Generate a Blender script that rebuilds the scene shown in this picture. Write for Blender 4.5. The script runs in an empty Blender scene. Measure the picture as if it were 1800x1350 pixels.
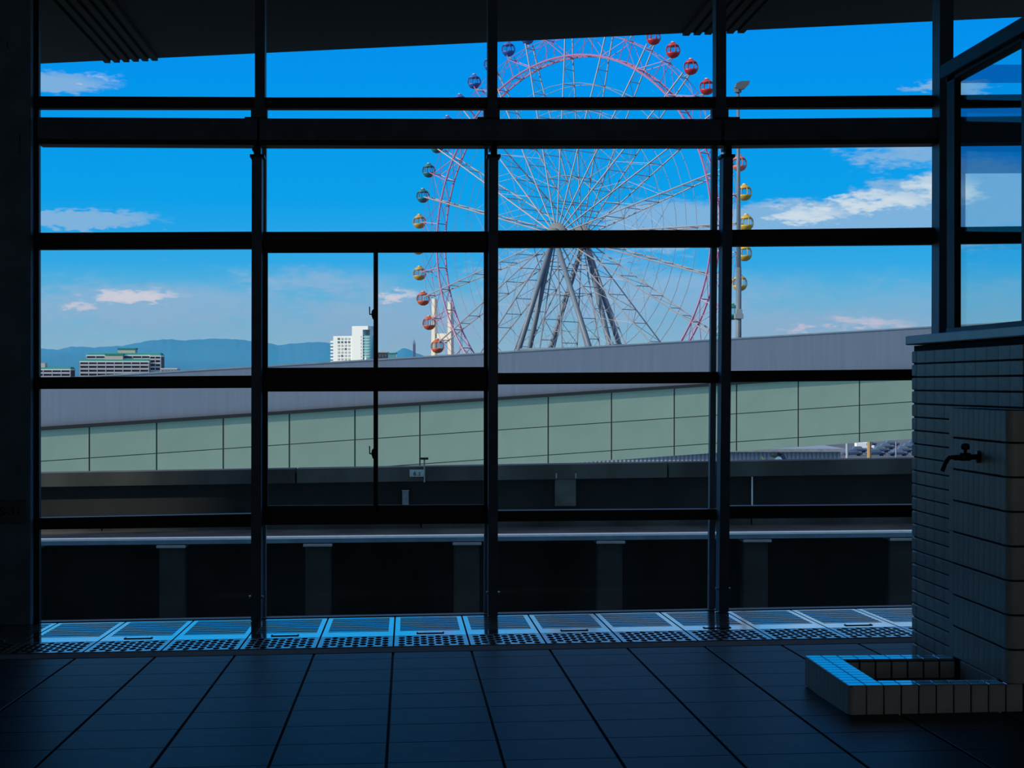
import bpy, bmesh, math, random
from mathutils import Vector, Matrix

# ------------------------------------------------------------------ camera
F, CX, CY = 3200.0, 900.0, 675.0          # focal length and centre in px of the 1800x1350 frame
E = 1.44                                  # eye height above the floor under the camera
YAW = math.atan(185.0 / F)                # camera turned a little to the right of the wall's normal
cam_data = bpy.data.cameras.new('camera')
cam = bpy.data.objects.new('camera', cam_data)
bpy.context.scene.collection.objects.link(cam)
cam_data.sensor_width = 36.0
cam_data.lens = F / 1800.0 * 36.0
cam_data.clip_start, cam_data.clip_end = 0.05, 30000
cam.location = (0, 0, E)
cam.rotation_euler = (math.pi / 2, 0, -YAW)
sc = bpy.context.scene
sc.camera = cam
sc.view_settings.view_transform = 'Standard'
sc.view_settings.look = 'None'
sc.view_settings.exposure = 0.0
sc.view_settings.gamma = 1.0
sc.view_settings.use_curve_mapping = False
sc.cycles.use_denoising = True
sc.cycles.max_bounces = 7
sc.cycles.diffuse_bounces = 4
sc.cycles.glossy_bounces = 4
sc.cycles.volume_bounces = 2
sc.cycles.transparent_max_bounces = 24
sc.cycles.caustics_reflective = False
sc.cycles.caustics_refractive = False

# ------------------------------------------------------------------ sky
def build_world():
    w = bpy.data.worlds.new('sky'); sc.world = w
    w.use_nodes = True
    nt = w.node_tree; N = nt.nodes; L = nt.links
    for n in list(N): N.remove(n)
    def math_(op, a, b=None, c=None, clamp=False):
        n = N.new('ShaderNodeMath'); n.operation = op; n.use_clamp = clamp
        for i, v in enumerate((a, b, c)):
            if v is None: continue
            if isinstance(v, (int, float)): n.inputs[i].default_value = v
            else: L.new(v, n.inputs[i])
        return n.outputs[0]
    tc = N.new('ShaderNodeTexCoord')
    sep = N.new('ShaderNodeSeparateXYZ'); L.new(tc.outputs['Generated'], sep.inputs[0])
    x, y, z = sep.outputs
    rad = math_('SQRT', math_('ADD', math_('MULTIPLY', x, x), math_('MULTIPLY', y, y)))
    el = math_('DIVIDE', z, math_('MAXIMUM', rad, 0.001))          # tangent of the elevation
    az = math_('SUBTRACT', math_('ARCTAN2', x, y), YAW)            # azimuth from the viewing direction
    # blue gradient over the elevation
    ramp = N.new('ShaderNodeValToRGB'); L.new(math_('MULTIPLY', el, 2.0, clamp=True), ramp.inputs[0])
    cr = ramp.color_ramp
    stops = [(0.0, (0.36, 0.66, 0.88)), (0.06, (0.21, 0.53, 0.80)), (0.13, (0.035, 0.40, 0.80)),
             (0.20, (0.004, 0.36, 0.83)), (0.30, (0.001, 0.32, 0.86)), (0.40, (0.001, 0.28, 0.87)),
             (1.0, (0.005, 0.17, 0.62))]
    while len(cr.elements) < len(stops): cr.elements.new(0.5)
    for e, (p, c) in zip(cr.elements, stops):
        e.position = p; e.color = (*c, 1)
    # cloud noise in (azimuth, elevation), stretched sideways
    comb = N.new('ShaderNodeCombineXYZ')
    L.new(math_('MULTIPLY', az, 22.0), comb.inputs[0]); L.new(math_('MULTIPLY', el, 62.0), comb.inputs[1])
    def noise(scale, detail, off):
        m = N.new('ShaderNodeMapping'); L.new(comb.outputs[0], m.inputs[0]); m.inputs['Location'].default_value = off
        n = N.new('ShaderNodeTexNoise'); L.new(m.outputs[0], n.inputs['Vector'])
        n.inputs['Scale'].default_value = scale; n.inputs['Detail'].default_value = detail
        n.inputs['Roughness'].default_value = 0.55
        return n.outputs[0]
    n1 = noise(1.1, 6, (3.1, 0.4, 0)); n2 = noise(4.2, 6, (0.2, 7.3, 2)); n3 = noise(7.0, 5, (5.2, 1.3, 4))
    nz = math_('ADD', math_('MULTIPLY', n1, 0.4), math_('ADD', math_('MULTIPLY', n2, 0.4), math_('MULTIPLY', n3, 0.2)))
    azw = math_('ADD', az, math_('MULTIPLY', math_('SUBTRACT', n2, 0.5), 0.055))
    elw = math_('ADD', el, math_('ADD', math_('MULTIPLY', math_('SUBTRACT', n3, 0.5), 0.012), math_('MULTIPLY', math_('SUBTRACT', n1, 0.5), 0.012)))
    def blob(px, py, rx, ry, s):
        a = math_('DIVIDE', math_('SUBTRACT', azw, (px - CX) / F), rx / F)
        b = math_('DIVIDE', math_('SUBTRACT', elw, (CY - py) / F), ry / F)
        d = math_('ADD', math_('MULTIPLY', a, a), math_('MULTIPLY', b, b))
        return math_('MULTIPLY', math_('SUBTRACT', 1.0, d, clamp=True), s)
    def cover(blobs, k, lo, hi):
        tot = None
        for bl in blobs:
            o = blob(*bl)
            tot = o if tot is None else math_('MAXIMUM', tot, o)
        t = math_('ADD', tot, math_('MULTIPLY', math_('SUBTRACT', nz, 0.5), k))
        mr = N.new('ShaderNodeMapRange'); mr.interpolation_type = 'SMOOTHSTEP'
        L.new(t, mr.inputs[0]); mr.inputs[1].default_value = lo; mr.inputs[2].default_value = hi
        # nothing outside the blobs
        gate = math_('MULTIPLY', tot, 2.2, clamp=True)
        return math_('MULTIPLY', mr.outputs[0], gate)
    def mix(fac, a, b):
        m = N.new('ShaderNodeMix'); m.data_type = 'RGBA'
        L.new(fac, m.inputs['Factor'])
        for s, v in ((m.inputs[6], a), (m.inputs[7], b)):
            if isinstance(v, tuple): s.default_value = (*v, 1)
            else: L.new(v, s)
        return m.outputs[2]
    col = ramp.outputs[0]
    # broad grey-lilac stratus all along the horizon
    band = math_('MULTIPLY', math_('SUBTRACT', 1.0, math_('ABSOLUTE', math_('DIVIDE', math_('SUBTRACT', el, 0.037), 0.045)), clamp=True), 0.9)
    mr = N.new('ShaderNodeMapRange'); mr.interpolation_type = 'SMOOTHSTEP'
    L.new(math_('ADD', band, math_('MULTIPLY', math_('SUBTRACT', nz, 0.5), 2.2)), mr.inputs[0])
    mr.inputs[1].default_value = 0.35; mr.inputs[2].default_value = 1.15
    col = mix(math_('MULTIPLY', mr.outputs[0], 0.72), col, (0.22, 0.48, 0.74))
    soft = cover([(1180, 395, 170, 52, 1.1), (1420, 392, 260, 42, 1.25), (1600, 372, 150, 62, 1.3), (165, 392, 150, 22, 0.95),
                  (70, 160, 170, 22, 0.85), (1570, 275, 120, 34, 0.72), (1660, 165, 75, 22, 0.8), (1700, 360, 160, 90, 1.0),
                  (1100, 520, 360, 60, 0.75), (1000, 470, 220, 40, 0.6), (250, 540, 300, 50, 0.85), (560, 500, 200, 40, 0.55), (720, 560, 260, 70, 0.7), (1450, 580, 330, 40, 0.8)],
                 2.6, 0.0, 0.75)
    col = mix(math_('MULTIPLY', soft, 0.8), col, (0.27, 0.48, 0.72))
    bright = cover([(1540, 362, 120, 26, 1.15), (1640, 345, 90, 45, 0.9), (1420, 378, 110, 20, 0.8), (250, 522, 110, 14, 1.0), (150, 542, 50, 12, 0.85),
                    (705, 520, 45, 18, 0.9), (1500, 572, 130, 16, 0.9), (205, 148, 50, 14, 0.5)],
                   3.2, 0.25, 1.1)
    col = mix(math_('MULTIPLY', bright, 0.9), col, (0.68, 0.76, 0.82))
    # scattered cloud over the rest of the sky, above the framed part too
    high = N.new('ShaderNodeMapRange'); high.interpolation_type = 'SMOOTHSTEP'
    L.new(el, high.inputs[0]); high.inputs[1].default_value = 0.24; high.inputs[2].default_value = 0.6
    ntop = N.new('ShaderNodeTexNoise'); L.new(tc.outputs['Generated'], ntop.inputs['Vector'])
    ntop.inputs['Scale'].default_value = 2.2; ntop.inputs['Detail'].default_value = 5
    mr2 = N.new('ShaderNodeMapRange'); mr2.interpolation_type = 'SMOOTHSTEP'
    L.new(ntop.outputs[0], mr2.inputs[0]); mr2.inputs[1].default_value = 0.38; mr2.inputs[2].default_value = 0.60
    col = mix(math_('MULTIPLY', math_('MULTIPLY', mr2.outputs[0], high.outputs[0]), 0.85), col, (0.86, 0.90, 0.95))
    bg = N.new('ShaderNodeBackground'); L.new(col, bg.inputs[0]); bg.inputs[1].default_value = 1.0
    out = N.new('ShaderNodeOutputWorld'); L.new(bg.outputs[0], out.inputs[0])
build_world()

# ------------------------------------------------------------------ sun (low, from the left, just behind the glass wall's plane)
SUN_DIR = Vector((-0.90, -0.28, 0.42)).normalized()      # towards the sun
sd = bpy.data.lights.new('sun', 'SUN'); sd.energy = 4.4; sd.angle = 0.009; sd.color = (1.0, 0.90, 0.74)
so = bpy.data.objects.new('sun', sd); sc.collection.objects.link(so)
so.rotation_euler = (-SUN_DIR).to_track_quat('-Z', 'Y').to_euler()
so.location = (-40, -20, 60)

# ------------------------------------------------------------------ pixel helpers (a pixel gives a direction; the plane gives the distance)
FWD = Vector((math.sin(YAW), math.cos(YAW), 0)); RIGHT = Vector((math.cos(YAW), -math.sin(YAW), 0)); UP = Vector((0, 0, 1))
EYE = Vector((0, 0, E))
def ray(px, py): return FWD + RIGHT * ((px - CX) / F) + UP * ((CY - py) / F)
def atY(px, py, Y):
    r = ray(px, py); return EYE + r * (Y / r.y)
def atX(px, py, X):
    r = ray(px, py); return EYE + r * (X / r.x)
def atD(px, py, d): return EYE + ray(px, py) * d
GX, SY = 0.0105, 74.0 / F                # the floor falls towards the drain and rises gently to the right
def floor_z(x, y): return GX * x - SY * y
def atfloor(px, py):
    r = ray(px, py)
    t = E / (GX * r.x - SY * r.y - r.z); return EYE + r * t

# ------------------------------------------------------------------ object helpers
COL = sc.collection
MATS = {}
class MB:
    def __init__(s): s.v = []; s.f = []
    def add(s, vs, fs):
        o = len(s.v); s.v += [tuple(v) for v in vs]; s.f += [tuple(i + o for i in f) for f in fs]; return s
    def box(s, a, b):
        (x0, y0, z0), (x1, y1, z1) = a, b
        return s.add([(x0,y0,z0),(x1,y0,z0),(x1,y1,z0),(x0,y1,z0),(x0,y0,z1),(x1,y0,z1),(x1,y1,z1),(x0,y1,z1)],
                     [(3,2,1,0),(4,5,6,7),(0,1,5,4),(1,2,6,5),(2,3,7,6),(3,0,4,7)])
    def hexa(s, p):   # 8 points in box order
        return s.add(p, [(3,2,1,0),(4,5,6,7),(0,1,5,4),(1,2,6,5),(2,3,7,6),(3,0,4,7)])
    def cbox(s, a, b, c=0.004):   # box with chamfered edges
        bm = bmesh.new()
        (x0, y0, z0), (x1, y1, z1) = a, b
        vs = [bm.verts.new(q) for q in ((x0,y0,z0),(x1,y0,z0),(x1,y1,z0),(x0,y1,z0),(x0,y0,z1),(x1,y0,z1),(x1,y1,z1),(x0,y1,z1))]
        for f in ((3,2,1,0),(4,5,6,7),(0,1,5,4),(1,2,6,5),(2,3,7,6),(3,0,4,7)): bm.faces.new([vs[i] for i in f])
        bmesh.ops.bevel(bm, geom=bm.edges[:], offset=c, segments=1, affect='EDGES')
        bm.verts.index_update()
        s.add([v.co[:] for v in bm.verts], [[v.index for v in f.verts] for f in bm.faces]); bm.free(); return s
    def tube(s, p, q, r, n=6, r2=None, caps=True):
        p = Vector(p); q = Vector(q); d = (q - p)
        if d.length < 1e-6: return s
        d.normalize(); a = d.orthogonal().normalized(); b = d.cross(a); r2 = r if r2 is None else r2
        vs = []
        for c, rr in ((p, r), (q, r2)):
            for i in range(n):
                t = 2 * math.pi * i / n
                vs.append(c + a * (math.cos(t) * rr) + b * (math.sin(t) * rr))
        fs = [(i, (i + 1) % n, n + (i + 1) % n, n + i) for i in range(n)]
        if caps: fs += [tuple(range(n - 1, -1, -1)), tuple(range(n, 2 * n))]
        return s.add(vs, fs)
    def path(s, pts, r, n=8):
        for a, b in zip(pts, pts[1:]): s.tube(a, b, r, n)
        return s
    def ring(s, c, u, w, R, r, seg=96, n=5):
        c = Vector(c); ax = u.cross(w).normalized(); vs = []; fs = []
        for i in range(seg):
            t = 2 * math.pi * i / seg; d = u * math.cos(t) + w * math.sin(t)
            for j in range(n):
                k = 2 * math.pi * j / n
                vs.append(c + d * (R + r * math.cos(k)) + ax * (r * math.sin(k)))
        for i in range(seg):
            for j in range(n):
                a = i * n + j; b = i * n + (j + 1) % n; i2 = (i + 1) % seg
                fs.append((a, i2 * n + j, i2 * n + (j + 1) % n, b))
        return s.add(vs, fs)
    def lathe(s, prof, n=16, c=(0, 0, 0)):
        vs = []; fs = []
        for r, z in prof:
            for i in range(n):
                t = 2 * math.pi * i / n; vs.append((c[0] + r * math.cos(t), c[1] + r * math.sin(t), c[2] + z))
        for k in range(len(prof) - 1):
            for i in range(n):
                a = k * n + i; b = k * n + (i + 1) % n
                fs.append((a, b, b + n, a + n))
        fs.append(tuple(range(n - 1, -1, -1))); m = (len(prof) - 1) * n; fs.append(tuple(range(m, m + n)))
        return s.add(vs, fs)
    def prism(s, poly, z0, z1):   # poly in xy
        n = len(poly)
        return s.add([(x, y, z0) for x, y in poly] + [(x, y, z1) for x, y in poly],
                     [tuple(range(n - 1, -1, -1)), tuple(range(n, 2 * n))] + [(i, (i + 1) % n, n + (i + 1) % n, n + i) for i in range(n)])
    def mesh(s, name, mat, smooth=False):
        me = bpy.data.meshes.new(name); me.from_pydata(s.v, [], s.f); me.update()
        me.materials.append(mat)
        bm = bmesh.new(); bm.from_mesh(me); bmesh.ops.recalc_face_normals(bm, faces=bm.faces[:]); bm.to_mesh(me); bm.free()
        if smooth:
            for p in me.polygons: p.use_smooth = True
        return me
    def build(s, name, mat, parent=None, smooth=False, **kw):
        return obj(name, s.mesh(name, mat, smooth), parent, **kw)

def obj(name, me, parent=None, loc=None, rot=None, label=None, category=None, group=None, kind=None):
    o = bpy.data.objects.new(name, me); COL.objects.link(o)
    if parent: o.parent = parent
    if loc is not None: o.location = loc
    if rot is not None: o.rotation_euler = rot
    return tag(o, label, category, group, kind)
def tag(o, label=None, category=None, group=None, kind=None):
    for k, v in (('label', label), ('category', category), ('group', group), ('kind', kind)):
        if v: o[k] = v
    return o
def empty(name, loc=(0, 0, 0), rz=0, **kw):
    o = bpy.data.objects.new(name, None); COL.objects.link(o); o.location = loc; o.rotation_euler = (0, 0, rz)
    o.empty_display_size = 0.2
    return tag(o, **kw)
def text_mesh(body, size, mat, depth=0.002):
    cu = bpy.data.curves.new('lettering', 'FONT'); cu.body = body; cu.size = size; cu.extrude = depth; cu.align_x = 'LEFT'
    o = bpy.data.objects.new('lettering', cu); COL.objects.link(o)
    me = bpy.data.meshes.new_from_object(o.evaluated_get(bpy.context.evaluated_depsgraph_get()))
    bpy.data.objects.remove(o); bpy.data.curves.remove(cu)
    me.name = 'lettering'; me.materials.clear(); me.materials.append(mat)
    return me

# ------------------------------------------------------------------ materials
def mat(name, color, rough=0.6, metal=0.0, var=0.0, scale=8.0, bump=0.0, spec=0.5, ior=1.45, coat=0.0, stretch=None, streak=None):
    if name in MATS: return MATS[name]
    m = bpy.data.materials.new(name); m.use_nodes = True; nt = m.node_tree; b = nt.nodes['Principled BSDF']
    b.inputs['Base Color'].default_value = (*color, 1); b.inputs['Roughness'].default_value = rough
    b.inputs['Metallic'].default_value = metal; b.inputs['Specular IOR Level'].default_value = spec; b.inputs['IOR'].default_value = ior
    b.inputs['Coat IOR'].default_value = 2.6; b.inputs['Coat Weight'].default_value = coat; b.inputs['Coat Roughness'].default_value = 0.08
    if var or bump:
        tc = nt.nodes.new('ShaderNodeTexCoord'); mp = nt.nodes.new('ShaderNodeMapping'); nt.links.new(tc.outputs['Object'], mp.inputs[0])
        if stretch: mp.inputs['Scale'].default_value = stretch
        nz = nt.nodes.new('ShaderNodeTexNoise'); nt.links.new(mp.outputs[0], nz.inputs['Vector'])
        nz.inputs['Scale'].default_value = scale; nz.inputs['Detail'].default_value = 6
        oi = nt.nodes.new('ShaderNodeObjectInfo')
        if var:
            r = nt.nodes.new('ShaderNodeValToRGB'); nt.links.new(nz.outputs[0], r.inputs[0])
            r.color_ramp.elements[0].position = 0.3; r.color_ramp.elements[1].position = 0.7
            r.color_ramp.elements[0].color = (*[c * (1 - var) for c in color], 1)
            r.color_ramp.elements[1].color = (*[min(1, c * (1 + var)) for c in color], 1)
            hs = nt.nodes.new('ShaderNodeHueSaturation'); nt.links.new(r.outputs[0], hs.inputs['Color'])
            mr = nt.nodes.new('ShaderNodeMapRange'); nt.links.new(oi.outputs['Random'], mr.inputs[0])
            mr.inputs[3].default_value = 1 - var * 0.5; mr.inputs[4].default_value = 1 + var * 0.5
            nt.links.new(mr.outputs[0], hs.inputs['Value'])
            nt.links.new(hs.outputs[0], b.inputs['Base Color'])
        if bump:
            bp = nt.nodes.new('ShaderNodeBump'); nt.links.new(nz.outputs[0], bp.inputs['Height'])
            bp.inputs['Strength'].default_value = bump; bp.inputs['Distance'].default_value = 0.01
            nt.links.new(bp.outputs[0], b.inputs['Normal'])
    MATS[name] = m; return m
def glass_mat(name, tint, refl=0.7, rough=0.0):
    m = bpy.data.materials.new(name); m.use_nodes = True; nt = m.node_tree
    for n in list(nt.nodes): nt.nodes.remove(n)
    t = nt.nodes.new('ShaderNodeBsdfTransparent'); t.inputs[0].default_value = (*tint, 1)
    g = nt.nodes.new('ShaderNodeBsdfGlossy'); g.inputs['Roughness'].default_value = rough
    fr = nt.nodes.new('ShaderNodeFresnel'); fr.inputs[0].default_value = 1.35
    mu = nt.nodes.new('ShaderNodeMath'); mu.operation = 'MULTIPLY'; mu.inputs[1].default_value = refl; nt.links.new(fr.outputs[0], mu.inputs[0])
    mx = nt.nodes.new('ShaderNodeMixShader'); nt.links.new(mu.outputs[0], mx.inputs[0]); nt.links.new(t.outputs[0], mx.inputs[1]); nt.links.new(g.outputs[0], mx.inputs[2])
    o = nt.nodes.new('ShaderNodeOutputMaterial'); nt.links.new(mx.outputs[0], o.inputs[0])
    MATS[name] = m; return m
M_steel = mat('dark_painted_steel', (0.065, 0.120, 0.190), 0.5, 0.0, 0.25, 5, 0.05)
M_frame = mat('black_window_frame', (0.007, 0.009, 0.012), 0.5, 0.0, 0.2, 6, 0.0, 0.3)
M_glass = glass_mat('window_glass', (0.97, 0.985, 0.99), 0.15)
M_booth_glass = glass_mat('booth_glass', (0.88, 0.96, 0.97), 0.12)
M_dark_strip = glass_mat('dark_strip', (0.50, 0.62, 0.74), 0.05)
M_floor = mat('slate_floor_tile', (0.006, 0.015, 0.021), 0.40, 0.0, 0.45, 6, 0.12, 0.045)
M_joint = mat('dark_joint', (0.014, 0.014, 0.015), 0.9)
M_ceiling = mat('ceiling_panel', (0.05, 0.052, 0.055), 0.8, 0, 0.15, 3)
M_wall = mat('interior_wall', (0.70, 0.68, 0.63), 0.8, 0, 0.12, 3)
M_column = mat('column_paint', (0.12, 0.21, 0.30), 0.55, 0, 0.2, 4, 0.05)
M_stain = mat('stainless_steel', (0.80, 0.82, 0.84), 0.09, 1.0, 0.10, 14)
M_slat = mat('grating_steel', (0.66, 0.67, 0.69), 0.16, 1.0, 0.15, 12)
M_rust = mat('rusty_channel', (0.045, 0.036, 0.026), 0.8, 0, 0.4, 10)
M_tile = mat('glazed_grey_tile', (0.30, 0.30, 0.27), 0.05, 0.0, 0.14, 9, 0.0, 0.5, 2.2, 1.0)
M_tile_side = mat('matt_grey_tile', (0.64, 0.60, 0.52), 0.42, 0.0, 0.14, 9, 0.08)
M_walltile = mat('ribbed_wall_tile', (0.52, 0.48, 0.41), 0.42, 0.0, 0.2, 10, 0.1)
M_grout = mat('tile_grout', (0.02, 0.02, 0.02), 0.9)
M_brass = mat('dark_bronze_tap', (0.035, 0.034, 0.032), 0.35, 0.6)
M_plate = mat('column_plate', (0.11, 0.13, 0.15), 0.6, 0, 0.15, 8)
M_letter = mat('black_lettering', (0.006, 0.006, 0.006), 0.7)
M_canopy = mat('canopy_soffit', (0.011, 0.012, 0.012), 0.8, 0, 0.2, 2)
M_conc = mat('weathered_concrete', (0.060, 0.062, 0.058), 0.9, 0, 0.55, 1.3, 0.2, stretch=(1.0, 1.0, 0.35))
M_concdark = mat('dark_concrete', (0.020, 0.021, 0.021), 0.9, 0, 0.5, 1.1, 0.2, stretch=(1.0, 1.0, 0.3))  # near-black mottled tone for the parapet and the wall under the ledge
M_white = mat('white_paint', (0.85, 0.86, 0.86), 0.5, 0, 0.08, 9)
M_ballast = mat('track_ballast', (0.02, 0.02, 0.02), 0.95, 0, 0.5, 4, 0.4)
M_panel = mat('pale_green_panel', (0.25, 0.32, 0.245), 0.8, 0, 0.07, 0.8, 0.05)
M_panelback = mat('panel_joint_backing', (0.05, 0.065, 0.05), 0.9)
M_fascia = mat('grey_metal_fascia', (0.17, 0.195, 0.245), 0.6, 0.0, 0.06, 1.5, 0, stretch=(6, 6, 0.3))
M_drip = mat('dark_drip_edge', (0.010, 0.011, 0.012), 0.6)
M_road = mat('asphalt', (0.05, 0.055, 0.065), 0.9, 0, 0.2, 2)
M_galv = mat('galvanised_steel', (0.28, 0.30, 0.32), 0.5, 0.2, 0.15, 3)
M_lampdark = mat('lamp_housing', (0.09, 0.10, 0.11), 0.5)
M_wheelwhite = mat('wheel_white_paint', (0.30, 0.30, 0.33), 0.5)
M_wheelpink = mat('wheel_pink_paint', (0.42, 0.17, 0.30), 0.5)
M_wheelred = mat('wheel_red_paint', (0.6, 0.08, 0.08), 0.5)
M_hub = mat('wheel_hub_grey', (0.16, 0.18, 0.19), 0.5)
M_leg = mat('pylon_grey_paint', (0.13, 0.17, 0.21), 0.5, 0, 0.06, 0.3)
M_cabglass = glass_mat('gondola_glazing', (0.80, 0.90, 0.95), 0.6)
M_cabwhite = mat('gondola_white_trim', (0.66, 0.66, 0.64), 0.5)
M_hotel = mat('hotel_white_render', (0.78, 0.80, 0.74), 0.8, 0, 0.03, 0.05)
M_win = mat('far_window', (0.10, 0.14, 0.18), 0.2)
M_winshade = mat('far_window_recess', (0.42, 0.45, 0.44), 0.7)
M_tealglass = mat('teal_curtain_wall', (0.12, 0.33, 0.36), 0.15)
M_green = mat('green_roof', (0.015, 0.23, 0.17), 0.7)
M_apt = mat('apartment_beige', (0.50, 0.46, 0.38), 0.8)
M_balc = mat('apartment_balcony', (0.42, 0.43, 0.45), 0.8)
M_aptdark = mat('apartment_recess', (0.07, 0.075, 0.08), 0.8)
M_cream = mat('bridge_cream', (0.80, 0.72, 0.54), 0.7)
M_mount = mat('hazed_forest', (0.010, 0.050, 0.075), 0.95, 0, 0.35, 0.004)  # forest colour with the blue of distant haze mixed in
M_ground = mat('port_ground', (0.10, 0.11, 0.12), 0.9, 0, 0.3, 0.02)
M_corr = mat('corrugated_siding', (0.36, 0.38, 0.40), 0.6)
M_tower = mat('tower_lilac', (0.22, 0.22, 0.34), 0.5)
M_carblue = mat('car_blue', (0.04, 0.07, 0.16), 0.3)
M_yellow = mat('signal_yellow', (0.75, 0.60, 0.08), 0.5)
M_wood = mat('ochre_post', (0.40, 0.26, 0.12), 0.7)
M_green_box = mat('green_box', (0.02, 0.14, 0.12), 0.5)

# ================================================================== THE ROOM
D = 13.80                                  # the glass wall stands this far away
X0 = atfloor(691, 1145).x                  # a floor joint
XL, XR, YB = -4.2, 5.9, -5.0
m = MB()
def slope_slab(mb, x0, x1, y0, y1, top, th):
    p = []
    for dz in (-th, 0):
        for x, y in ((x0, y0), (x1, y0), (x1, y1), (x0, y1)): p.append((x, y, floor_z(x, y) + top + dz))
    return mb.hexa(p)
floor = slope_slab(MB(), XL, XR, YB, 14.12, -0.012, 0.35).build('floor', M_joint, kind='structure')
Y_T0 = atfloor(691, 1147).y                # where tiles stop at the grating channel
rows = []
y1 = Y_T0
yj = 9.31 + 0.5 * math.floor((Y_T0 - 9.31) / 0.5)
rows.append((yj, Y_T0))
while yj > 5.9:
    rows.append((yj - 0.5, yj)); yj -= 0.5
GAP = 0.007
tile_cache = {}
for (a, b) in rows:
    for k in range(-7, 9):
        xa, xb = X0 + 0.5 * k, X0 + 0.5 * (k + 1)
        h = round(b - a, 3)
        if h not in tile_cache:
            p = []
            for z, ins in ((-0.012, GAP), (-0.002, GAP), (0.0, GAP + 0.003)):
                for x, y in ((ins, ins * 0.5), (0.5 - ins, ins * 0.5), (0.5 - ins, h - ins * 0.5), (ins, h - ins * 0.5)):
                    p.append((x, y, GX * x - SY * y + z))
            fs = [(8, 9, 10, 11)]
            for l in (0, 4):
                for i in range(4): fs.append((l + i, l + (i + 1) % 4, l + 4 + (i + 1) % 4, l + 4 + i))
            tile_cache[h] = MB().add(p, fs).mesh('tile', M_floor)
        obj('tile', tile_cache[h], floor, loc=(xa, a, floor_z(xa, a)))

wall_left = MB().box((XL - 0.2, YB, -0.8), (XL, 14.1, 4.9)).build('wall_left', M_wall, kind='structure')
wall_back = MB().box((XL - 0.2, YB - 0.2, -0.8), (-3.6, YB, 4.9)).box((5.4, YB - 0.2, -0.8), (XR + 0.2, YB, 4.9)).box((-3.6, YB - 0.2, 4.3), (5.4, YB, 4.9)).build('wall_back', M_wall, kind='structure')  # unseen wall; its wide opening is added to let fill light in
MB().box((-30, -60, -0.4), (30, YB - 0.2, floor_z(0, YB) - 0.02)).build('bounce_terrace', mat('bounce_paving', (0.45, 0.44, 0.41), 0.9, 0, 0.12, 1.0), kind='structure')  # unseen sunlit paving added outside the opening to bounce light indoors
_wp = [(-12.0, -35.7), (14.0, -10.2), (15.4, -11.6), (-10.6, -37.1)]
MB().prism(_wp, -0.4, 14.0).build('bounce_wall', mat('grey_bounce_wall', (0.20, 0.205, 0.21), 0.9, 0, 0.1, 1.0), kind='structure')  # unseen angled wall added behind the camera to bounce sun into the hall
wall_side = MB().box((XR, YB, -0.8), (XR + 0.2, 14.1, 4.9)).build('wall_side', M_wall, kind='structure')
ceiling = MB().box((XL - 0.2, YB - 0.2, 4.75), (XR + 0.2, 14.05, 4.95)).build('ceiling', M_ceiling, kind='structure')

MB().box((XL, 13.80, -0.6), (-2.95, 14.0, 4.8)).build('wall_front', M_wall, kind='structure')
# ------------------------------------------------------------------ glass wall
win = empty('window_1', (0, D, floor_z(0, D)), kind='structure')
WINV = Matrix.Translation(-Vector((0, D, floor_z(0, D))))
def pbar(name, q, y0, y1, mt=M_frame, parent=None, **kw):
    """bar whose front outline is the pixel quad q = (xl, top_l, bot_l, xr, top_r, bot_r) on the plane y0, reaching back to y1"""
    xl, tl, bl, xr, tr, br = q
    f = [atY(xl, bl, y0), atY(xr, br, y0), atY(xr, tr, y0), atY(xl, tl, y0)]
    d = Vector((0, y1 - y0, 0))
    pts = [f[0], f[1], f[1] + d, f[0] + d, f[3], f[2], f[2] + d, f[3] + d]
    par = parent or win
    off = Vector((0, D, floor_z(0, D))) if par in (win,) else Vector((0, 0, 0))
    return MB().hexa([p - off for p in pts]).build(name, mt, par, **kw)
def vbar(name, xt, wt, top, xb, bot, y0, y1, mt=M_frame, **kw):
    f = [atY(xb, bot, y0), atY(xb + wt, bot, y0), atY(xt + wt, top, y0), atY(xt, top, y0)]
    d = Vector((0, y1 - y0, 0)); off = Vector((0, D, floor_z(0, D)))
    pts = [f[0], f[1], f[1] + d, f[0] + d, f[3], f[2], f[2] + d, f[3] + d]
    return MB().hexa([p - off for p in pts]).build(name, mt, win, **kw)
def sill_py(px):      # pixel row where the floor meets the glass wall
    r = ray(px, 0); t = D / r.y; p = EYE + r * t
    return CY - F * ((floor_z(p.x, D) - E) / t)
# lower posts (interior side) and their outer glazing strips
posts = [(442.5, 17.5, 441, 460, 8), (859.5, 16.5, 858.5, 852, 6), (1271.5, 17, 1264, 1252, 10)]
for xt, w, xb, sx, sw in posts:
    vbar('post', xt, w, 273, xb, sill_py(xb) + 2, 13.60, 13.76, M_steel)
    vbar('post_flange', sx, sw, 256, sx - (6 if sx > 1200 else 1), sill_py(sx) + 1, 13.90, 13.97, M_galv)
    pbar('post_cap', (xt - 3.5, 271, 276, xt + w + 4, 271, 276), 13.585, 13.775, M_frame)
    pbar('pin_bracket', (xt + 3.5, 254, 272, xt + w - 2, 254, 272), 13.64, 13.72, M_frame)
    pbar('pin_bolt', (xt + 0.5, 259, 264, xt + 5, 259, 264), 13.62, 13.74, M_steel)
    pbar('base_clip', (xb - 4, sill_py(xb) - 40, sill_py(xb) - 36, xb + 1, sill_py(xb) - 40, sill_py(xb) - 36), 13.62, 13.7, M_galv)
    pbar('base_clip', (xb + w - 1, sill_py(xb) - 40, sill_py(xb) - 36, xb + w + 4, sill_py(xb) - 40, sill_py(xb) - 36), 13.62, 13.7, M_galv)
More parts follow.
